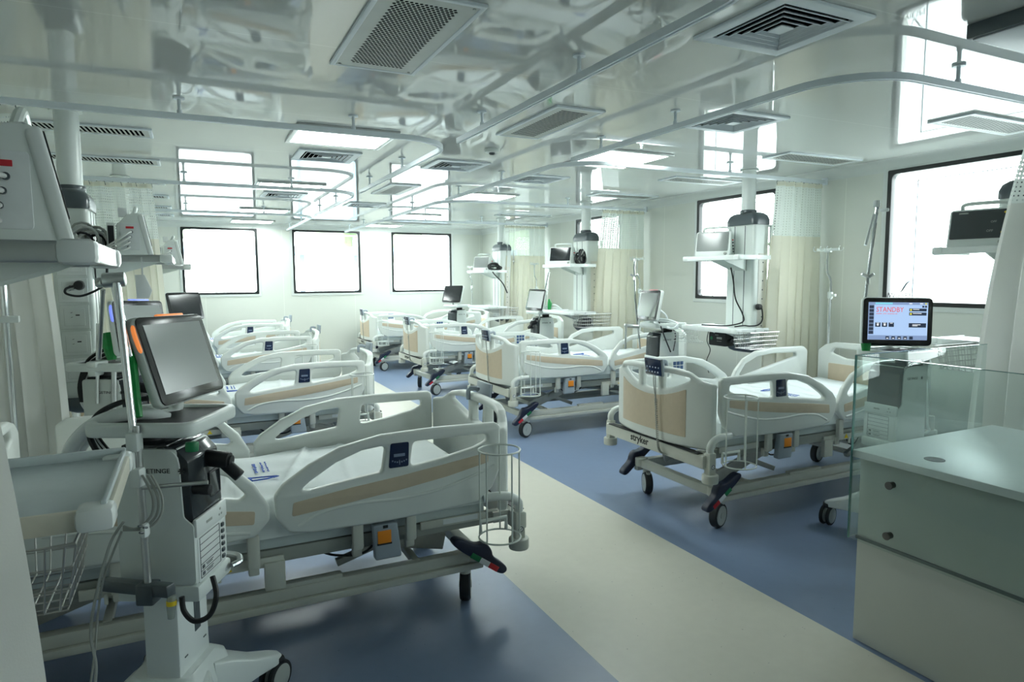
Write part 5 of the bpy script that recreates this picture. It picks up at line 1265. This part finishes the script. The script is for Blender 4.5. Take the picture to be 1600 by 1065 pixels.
pend = {}
pend['L1'] = make_pendant('ceiling pendant cut off by the left picture edge, with tray shelf and wire basket', (-0.605, 1.67, 0), 1, -0.10, 0.45, 1.508, 1.035, {'low': (0.40, -0.11), 'basket': (0.30, -0.21, 0.99, 0.20, 0.24, 0.125), 'wires': (7, 6, 3), 'sockets': 5})
pend['L2'] = make_pendant('ceiling pendant with white socket plates beside the left curtain', (-0.545, 4.19, 0), 1, -0.06, 0.455, 1.572, 1.0, {'sockets': 6})
pend['L3'] = make_pendant('ceiling pendant on the left behind the cream curtain, small shelf showing', (-0.50, 6.60, 0), 1, -0.05, 0.50, 1.575, 1.0, {'hooks': 1})
pend['R1'] = make_pendant('ceiling pendant mostly behind the right-hand curtain, shelf before the nearest window', (4.22, 2.04, 0), -1, 0.0, 0.38, 1.60, 1.085, {'basket': (-0.56, -0.09, 1.085, 0.38, 0.30, 0.115)})
pend['R2'] = make_pendant('ceiling pendant in front of the second right window, black unit hung below', (4.25, 4.17, 0), -1, 0.0, 0.41, 1.615, 1.03, {'hooks': 1, 'basket': (-0.26, -0.36, 1.022, 0.30, 0.20, 0.13)})
pend['R3'] = make_pendant('ceiling pendant in front of the third right window', (4.22, 6.66, 0), -1, 0.0, 0.40, 1.60, 1.06, {'basket': (-0.15, -0.36, 1.05, 0.40, 0.22, 0.15)})
pend['R4'] = make_pendant('farthest ceiling pendant on the right, beside the far curtain', (4.20, 8.97, 0), -1, -0.02, 0.42, 1.56, 1.04, {'basket': (-0.15, -0.36, 1.03, 0.40, 0.22, 0.15)})

# ------------------------------------------------------------------ patient monitors standing on the pendant shelves
def make_monitor(label, loc, rz, screen, kind='m'):
    t = thing('patient_monitor', label, 'monitor', loc, R(rz), 'patient monitors on the pendant shelves')
    w = 0.145
    prof = fillet([(0.0, 0.0), (0.155, 0.0), (0.15, 0.15), (0.10, 0.205), (0.055, 0.212), (0.040, 0.205)], 0.01, 3)
    b = MB(); b.prism(prof, -w + 0.004, w - 0.004, 'x', 0.004); bd = b.build('monitor_body', 'white', t)
    tilt = Matrix.Translation((0, 0, 0)) @ Matrix.Rotation(R(-11), 4, 'X')
    b = MB(); b.plate(fillet([(-w, -0.002), (w, -0.002), (w, 0.212), (-w, 0.212)], 0.018, 5), [], 0.028, 0.008, 'y', 0.004); bmesh.ops.transform(b.bm, matrix=tilt, verts=b.bm.verts); fr = b.build('front_frame', 'whitebr', t)
    b = MB(); b.plate(rrect(-w + 0.012, 0.045, w - 0.012, 0.203, 0.008), [], 0.004, 0.001, 'y', -0.011); bmesh.ops.transform(b.bm, matrix=tilt, verts=b.bm.verts); b.build('screen', screen, fr)
    if screen == 'dimscreen':
        b = MB()
        for x, z, sz in ((0.072, 0.135, 0.016), (0.058, 0.085, 0.018)): b.text('OFF', sz, Matrix.Translation((x, -0.0135, z)) @ Matrix.Rotation(R(90), 4, 'X'), 0.0003)
        b.box((-0.075, -0.0135, 0.19), (0.045, 0.0008, 0.008)); bmesh.ops.transform(b.bm, matrix=tilt, verts=b.bm.verts); b.build('screen_text', 'cablegrey', fr, smooth=0)
        b = MB()
        for x, z in ((0.115, 0.075), (0.12, 0.185)): b.cyl((x, -0.0138, z), (x, -0.013, z), 0.006, n=14)
        bmesh.ops.transform(b.bm, matrix=tilt, verts=b.bm.verts); b.build('screen_symbol', 'yellow', fr, smooth=0)
    b = MB(); b.cyl((w - 0.03, -0.008, 0.022), (w - 0.03, -0.022, 0.022), 0.012, n=20, b=0.002); bmesh.ops.transform(b.bm, matrix=tilt, verts=b.bm.verts); b.build('control_knob', 'cablegrey', fr)
    b = MB(); b.tube(spline([(-w + 0.05, 0.07, 0.208), (-w + 0.06, 0.06, 0.238), (0, 0.058, 0.243), (w - 0.03, 0.06, 0.238), (w - 0.02, 0.075, 0.205)], 6), 0.010, 10); b.build('carry_handle', 'white', t)
    for s in (-1, 1):
        b = MB(); b.plate(rrect(0.05, 0.025, 0.135, 0.16, 0.008), [], 0.003, 0.001, 'x', s * (w - 0.003)); pn = b.build('port_panel', 'hose' if s < 0 else 'white', t)
        b = MB(); b.box((s * (w - 0.0005), 0.092, 0.138), (0.003, 0.035, 0.011), 0.001); b.build('red_label', 'red', pn)
        b = MB()
        for k in range(4): b.cyl((s * (w - 0.004), 0.085 + 0.006 * k, 0.115 - k * 0.025), (s * (w + 0.008), 0.085 + 0.006 * k, 0.115 - k * 0.025), 0.0065, n=12)
        b.build('port', 'slate', pn)
        if s < 0 and kind == 'cabled':
            b = MB()
            for k in range(4): b.tube(spline([(-w - 0.002, 0.085 + 0.006 * k, 0.115 - k * 0.025), (-w - 0.03, 0.10, 0.11 - k * 0.025), (-w - 0.03, 0.145, 0.075 - 0.018 * k), (-w + 0.02, 0.23, 0.02 + 0.006 * k)], 6), 0.0045, 7)
            b.build('lead_cable', 'cablewhite', t)
            b = MB(); b.box((-w + 0.03, 0.175, 0.085), (0.05, 0.035, 0.15), 0.004); md = b.build('plug_in_module', 'white', t)
            b = MB(); b.box((-w + 0.0045, 0.175, 0.085), (0.003, 0.026, 0.12), 0.001); b.build('module_face', 'black', md)
            b = MB(); b.plate(rrect(0.10, 0.19, 0.14, 0.235, 0.004), [], 0.02, 0.002, 'x', -w + 0.02); b.build('paper_tag', 'whitelab', t)
    return t
def on_shelf(p, px, py_depth_y=None): pass
monitors = {}
monitors['L1'] = make_monitor('large-looking monitor at the left picture edge seen from its cable side', (-0.215, 1.58, 1.516), 98, 'screen', 'cabled')
monitors['L2'] = make_monitor('monitor with red label on the shelf beside the left cream curtain', (-0.185, 4.02, 1.58), 95, 'screen', 'cabled')
monitors['L3'] = make_monitor('farthest left monitor, in front of the left back window', (-0.06, 6.45, 1.583), 93, 'screen', 'cabled')
monitors['R1'] = make_monitor('monitor with dark screen in front of the nearest right window', (3.91, 2.17, 1.608), -78, 'dimscreen')
monitors['R2'] = make_monitor('monitor with bright reflecting screen on the shelf before the second right window', (3.95, 4.27, 1.623), -62, 'sheenscreen')
monitors['R3'] = make_monitor('monitor with dark screen on the third right pendant shelf', (3.92, 6.76, 1.608), -58, 'screen')
monitors['R4'] = make_monitor('farthest right monitor with pale screen', (3.88, 9.02, 1.568), -62, 'sheenscreen')

# ------------------------------------------------------------------ loose leads and units on the pendants
def cable_heap(label, pos, seed, mats, n=6, r=0.0055, spread=(0.07, 0.05), loops=2.2, h=0.07, cols=None):
    t = thing('cable_bundle', label, 'cable bundle', pos, 0, 'coiled leads left on the pendant shelves')
    rnd = random.Random(seed)
    for k in range(n):
        m = mats[k % len(mats)]; pts = []
        cx, cy, ph = rnd.uniform(-.03, .03), rnd.uniform(-.03, .03), rnd.uniform(0, 6)
        rx, rz_ = spread[0] * rnd.uniform(.6, 1.1), h * rnd.uniform(.5, 1.0)
        N = int(loops * 14)
        for i in range(N):
            a = ph + 2 * PI * loops * i / N
            pts.append((cx + rx * math.cos(a), cy + spread[1] * math.sin(a * 0.7 + k), r + 0.002 + rz_ * (0.5 + 0.5 * math.sin(a)) ))
        b = MB(); b.tube(pts, r * (1.25 if m == 'cablewhite' else 1), 7); b.build('lead', m, t)
    return t
cable_heap('tangle of black and white leads on the left shelf with an orange clip', (-0.455, 4.03, 1.58), 3, ['cablewhite', 'black', 'cablegrey', 'black', 'cablewhite', 'cablegrey'], 8, 0.006, (0.065, 0.05), 2.2, 0.17)
t = thing('orange_clip', 'small orange clip among leads on the left shelf', 'clip', (-0.39, 3.92, 1.579)); b = MB(); b.box((0, 0, 0.012), (0.03, 0.02, 0.022), 0.005); b.build('clip_body', 'orange', t)
t = thing('blood_pressure_cuff', 'dark rolled cuff beside leads on the left shelf', 'cuff', (-0.385, 4.19, 1.579)); b = MB(); b.plate(fillet([(-0.035, 0.0), (0.05, 0.0), (0.01, 0.12), (-0.04, 0.15)], 0.02, 4), [], 0.05, 0.015, 'y', 0); b.build('cuff_roll', 'slate', t)
cable_heap('small tangle of black leads on the farthest left shelf', (-0.36, 6.44, 1.583), 5, ['black', 'cablewhite'], 4, 0.006, (0.04, 0.05), 1.6, 0.08)
cable_heap('black leads heaped behind the monitor on the third right shelf', (4.04, 6.47, 1.608), 8, ['black', 'black', 'cablegrey'], 6, 0.010, (0.045, 0.03), 2.0, 0.16)
cable_heap('black leads heaped on the farthest right shelf', (4.01, 8.80, 1.568), 9, ['black'], 6, 0.010, (0.09, 0.04), 1.6, 0.10)
def hung_cable(label, pts, r, m, plug=None):
    t = thing('power_cord', label, 'cord', pts[0], 0)
    o = Vector(pts[0]); b = MB(); b.tube(spline([Vector(p) - o for p in pts], 8), r, 8); b.build('cord_line', m, t)
    if plug is not None:
        b = MB(); q = Vector(plug) - o; b.cyl(q + Vector((0, -0.022, 0)), q + Vector((0, 0.015, 0)), 0.022, 0.026, n=16, b=0.004); b.build('cord_plug', 'black', t)
    return t
hung_cable('black cord hanging down the face of the second right pendant', [(4.10, 4.20, 1.53), (4.14, 4.21, 1.42), (4.13, 4.17, 1.27), (4.14, 4.10, 1.15), (4.13, 4.08, 1.08), (4.05, 4.15, 1.047), (3.96, 4.24, 1.045), (3.94, 4.36, 1.045)], 0.006, 'black')
hung_cable('black cord and plug in the lower socket of the second right pendant', [(4.215, 3.985, 1.20), (4.24, 3.985, 1.19), (4.25, 3.985, 1.10), (4.22, 4.0, 1.055), (4.14, 4.01, 1.047), (4.06, 4.0, 1.055), (3.98, 4.02, 1.047)], 0.006, 'black', (4.205, 3.985, 1.205))
hung_cable('thin black cords hanging below the lower shelf of the second right pendant', [(4.03, 4.37, 1.0), (4.03, 4.39, 0.90), (4.04, 4.36, 0.82), (4.03, 4.39, 0.72), (4.03, 4.36, 0.62)], 0.0035, 'black')
hung_cable('black cord with plug looped on the left pendant sockets', [(-0.38, 3.94, 1.55), (-0.385, 3.95, 1.47), (-0.41, 3.97, 1.42), (-0.50, 3.98, 1.375), (-0.565, 3.98, 1.385), (-0.57, 3.99, 1.41), (-0.535, 4.0, 1.425)], 0.006, 'black', (-0.515, 4.005, 1.428))
hung_cable('dark lead hanging from the farthest right shelf to its pendant', [(3.90, 8.64, 1.545), (3.93, 8.62, 1.50), (4.08, 8.68, 1.38), (4.18, 8.74, 1.24)], 0.009, 'black')
t = thing('pump_unit', 'black box with green light hung under the second right pendant shelf', 'pump unit', (4.03, 4.22, 0.93)); b = MB(); b.box((0, 0, 0), (0.10, 0.20, 0.115), 0.012); bd = b.build('unit_case', 'black', t)
b = MB(); b.cyl((-0.0495, 0.062, 0.005), (-0.0515, 0.062, 0.005), 0.015, n=20); b.build('green_lamp', 'green', bd)
b = MB(); b.box((-0.0505, -0.03, 0.01), (0.002, 0.06, 0.018)); [b.box((-0.0505, -0.05 + 0.014 * k, -0.016), (0.002, 0.007, 0.006)) for k in range(4)]; b.box((-0.0505, 0.0, 0.035), (0.002, 0.04, 0.004)); b.build('unit_print', 'cablegrey', bd, smooth=0)
b = MB(); b.cyl((0, -0.10, -0.01), (0, -0.125, -0.01), 0.018, n=14); b.tube(circle((0, 0.09, 0.075), 0.02, 'y', 12), 0.006, 6, True); b.build('unit_knob', 'black', t)
b = MB(); b.box((0.07, -0.02, -0.02), (0.07, 0.22, 0.03), 0.004); b.build('mount_plate', 'cablegrey', t)
t = thing('black_bag', 'black bag in the wire basket of the third right pendant', 'bag', (3.98, 6.30, 0.912)); b = MB(); tt = bmesh.new(); bmesh.ops.create_icosphere(tt, subdivisions=3, radius=1)
rnd = random.Random(4)
for q in tt.verts: q.co *= 1 + 0.12 * math.sin(5 * q.co.x + 3) * math.sin(6 * q.co.z)
b._merge(tt, Matrix.Translation((0, 0, 0.05)) @ Matrix.Diagonal((0.09, 0.07, 0.055, 1))); b.build('bag_body', 'black', t)
t = thing('folded_paper', 'white folded note hanging from the second left shelf', 'note', (-0.22, 3.871, 1.42)); b = MB()
b.prism([(-0.03, -0.06), (0.025, -0.06), (0.04, -0.02), (0.01, 0.06), (-0.035, 0.06)], -0.006, 0.006, 'y', 0.002); b.prism([(-0.004, 0.06), (0.004, 0.06), (0.004, 0.15), (-0.004, 0.15)], -0.002, 0.002, 'y'); b.build('paper_sheet', 'whitelab', t)
t = thing('drip_pole', 'chrome pole in front of the near-left pale curtain', 'pole', (-0.735, 3.56, 0.62)); b = MB(); b.cyl((0, 0, -0.62), (0, 0, 1.0), 0.013, n=14); b.build('pole_tube', 'chrome', t); b = MB(); b.box((0.015, -0.01, 0.665), (0.07, 0.03, 0.03), 0.006); b.build('pole_clamp', 'white', t)
b = MB(); b.cyl((0, 0, -0.62), (0, 0, -0.60), 0.06, n=28, b=0.005); b.build('pole_base', 'slate', t)

# ================================================================== CURTAINS
def curtain(label, y, xa, xb, folds, amp, cloth, flare=0.0, ztop=2.215, zbot=0.22, split=0.44, side=1, seed=1, net_hole=14):
    t = thing('privacy_curtain', label, 'curtain', ((xa + xb) / 2, y, 0), 0, 'privacy curtains on ceiling tracks')
    rnd = random.Random(seed); ph = [rnd.uniform(-0.8, 0.8) for _ in range(folds + 2)]; cx = (xa + xb) / 2
    def pos(u, z):
        k = (ztop - z) / (ztop - zbot)
        kf = 1 - (1 - k) ** 2.6; f0, f1 = (xa - flare * kf, xb) if side > 0 else (xa, xb + flare * kf)
        w = u * folds; i = int(w)
        j = ph[min(i, folds)] * (1 - (w - i)) + ph[min(i + 1, folds + 1)] * (w - i)
        a = 2 * PI * w + j
        x = f0 + (f1 - f0) * u + 0.012 * math.sin(2 * a) * (0.3 + k)
        yy = amp * (0.55 + 0.6 * k) * math.sin(a) * (1 + 0.25 * math.sin(5 * u + 2 * k))
        return x - cx, yy
    L = (xb - xa) * 2.2
    nu = folds * 14
    def f_net(u, v):
        z = ztop - split * v; x, yy = pos(u, z); return (x, yy, z, u * L * 48, v * split * 48)
    def f_cloth(u, v):
        z = ztop - split + 0.012 - (ztop - split - zbot) * v; x, yy = pos(u, z); return (x, yy - 0.002, z, u * L, v)
    b = MB(); b.sheet(f_net, nu, 8); b.build('netting', 'net', t, smooth=180)
    b = MB(); b.sheet(f_cloth, nu, 16)
    c = b.build('curtain_cloth', cloth, t, smooth=180)
    b = MB()
    def f_hem(u, v):
        z = ztop + 0.012 - 0.035 * v; x, yy = pos(u, z); return (x, yy - 0.0025, z)
    b.sheet(f_hem, nu, 1); b.build('heading_tape', cloth, t, smooth=180)
    b = MB()
    for k in range(folds * 2 + 1):
        u = k / (folds * 2); x, yy = pos(u, ztop)
        b.tube([(x, yy * 0.4, TRK - 0.017), (x, yy * 0.9, ztop + 0.012), (x + 0.006, yy, ztop - 0.012)], 0.0022, 5)
    b.build('curtain_hooks', 'slate', t)
    return t
curtain('cream curtain with netting top beside the second right window', 3.95, 4.34, 4.86, 6, 0.045, 'curtain', 0.08, seed=2)
curtain('cream curtain with netting top beside the third right window', 6.41, 4.28, 4.86, 6, 0.05, 'curtain', 0.12, seed=3)
curtain('cream curtain with netting top in the far right, beside the farthest pendant', 8.83, 4.18, 4.86, 8, 0.04, 'curtain', 0.10, seed=4)
curtain('pale curtain at the right picture edge behind the desk glass', 1.76, 3.60, 4.84, 9, 0.045, 'curtgrey', 0.36, seed=5)
curtain('cream curtain on the left behind the small monitor shelf', 6.15, -1.22, -0.25, 9, 0.045, 'curtain', 0.06, side=-1, seed=6)
curtain('pale curtain at the left picture edge beside the socket pendant', 3.69, -1.24, -0.665, 5, 0.045, 'curtgrey', 0.13, side=-1, seed=7)
curtain('white curtain edge in the lower left corner, nearest the camera', 1.23, -1.24, -0.47, 6, 0.045, 'curtgrey', 0.222, side=-1, seed=8)

# ================================================================== NURSE DESK
t = thing('nurse_desk', 'pale reception desk with glass screen in the lower right corner', 'desk', (2.32, 0, 0))
b = MB(); b.box((0.46, 0.09, 0.375), (0.90, 3.16, 0.746), 0.003); b.build('desk_body', 'desk', t)
b = MB(); b.box((0.45, 0.09, 0.7625), (0.94, 3.19, 0.029), 0.003); b.build('desk_top', 'desktop', t)
b = MB(); b.cyl((0.115, 1.45, 0.7765), (0.115, 1.45, 0.7785), 0.034, n=32); b.build('cable_grommet', 'rubber', t)
b = MB(); b.box((0.008, 0.09, 0.425), (0.008, 3.165, 0.012)); b.build('panel_seam', 'slate', t, smooth=0)
b = MB(); b.box((-0.022, 0.85, 0.785), (0.010, 1.67, 0.725), 0.0015); g = b.build('front_glass', 'deskglass', t)
b = MB(); b.box((0.42, 1.692, 0.785), (0.86, 0.010, 0.725), 0.0015); g2 = b.build('side_glass', 'deskglass', t)
b = MB(); b.box((-0.022, 1.6845, 0.785), (0.0105, 0.0035, 0.726)); b.box((-0.022, 0.85, 1.1472), (0.0104, 1.67, 0.002)); b.build('glass_edge', 'glassedge', g, smooth=0)
b = MB(); b.box((0.42, 1.692, 1.1472), (0.86, 0.0104, 0.002)); b.build('glass_edge', 'glassedge', g2, smooth=0)
for y in (1.523, 0.6):
    for z in (0.678, 0.485):
        b = MB(); b.cyl((-0.006, y, z), (-0.03, y, z), 0.012, n=20); b.cyl((-0.027, y, z), (-0.034, y, z), 0.015, n=20, b=0.002); b.build('glass_bolt', 'darksteel', t)
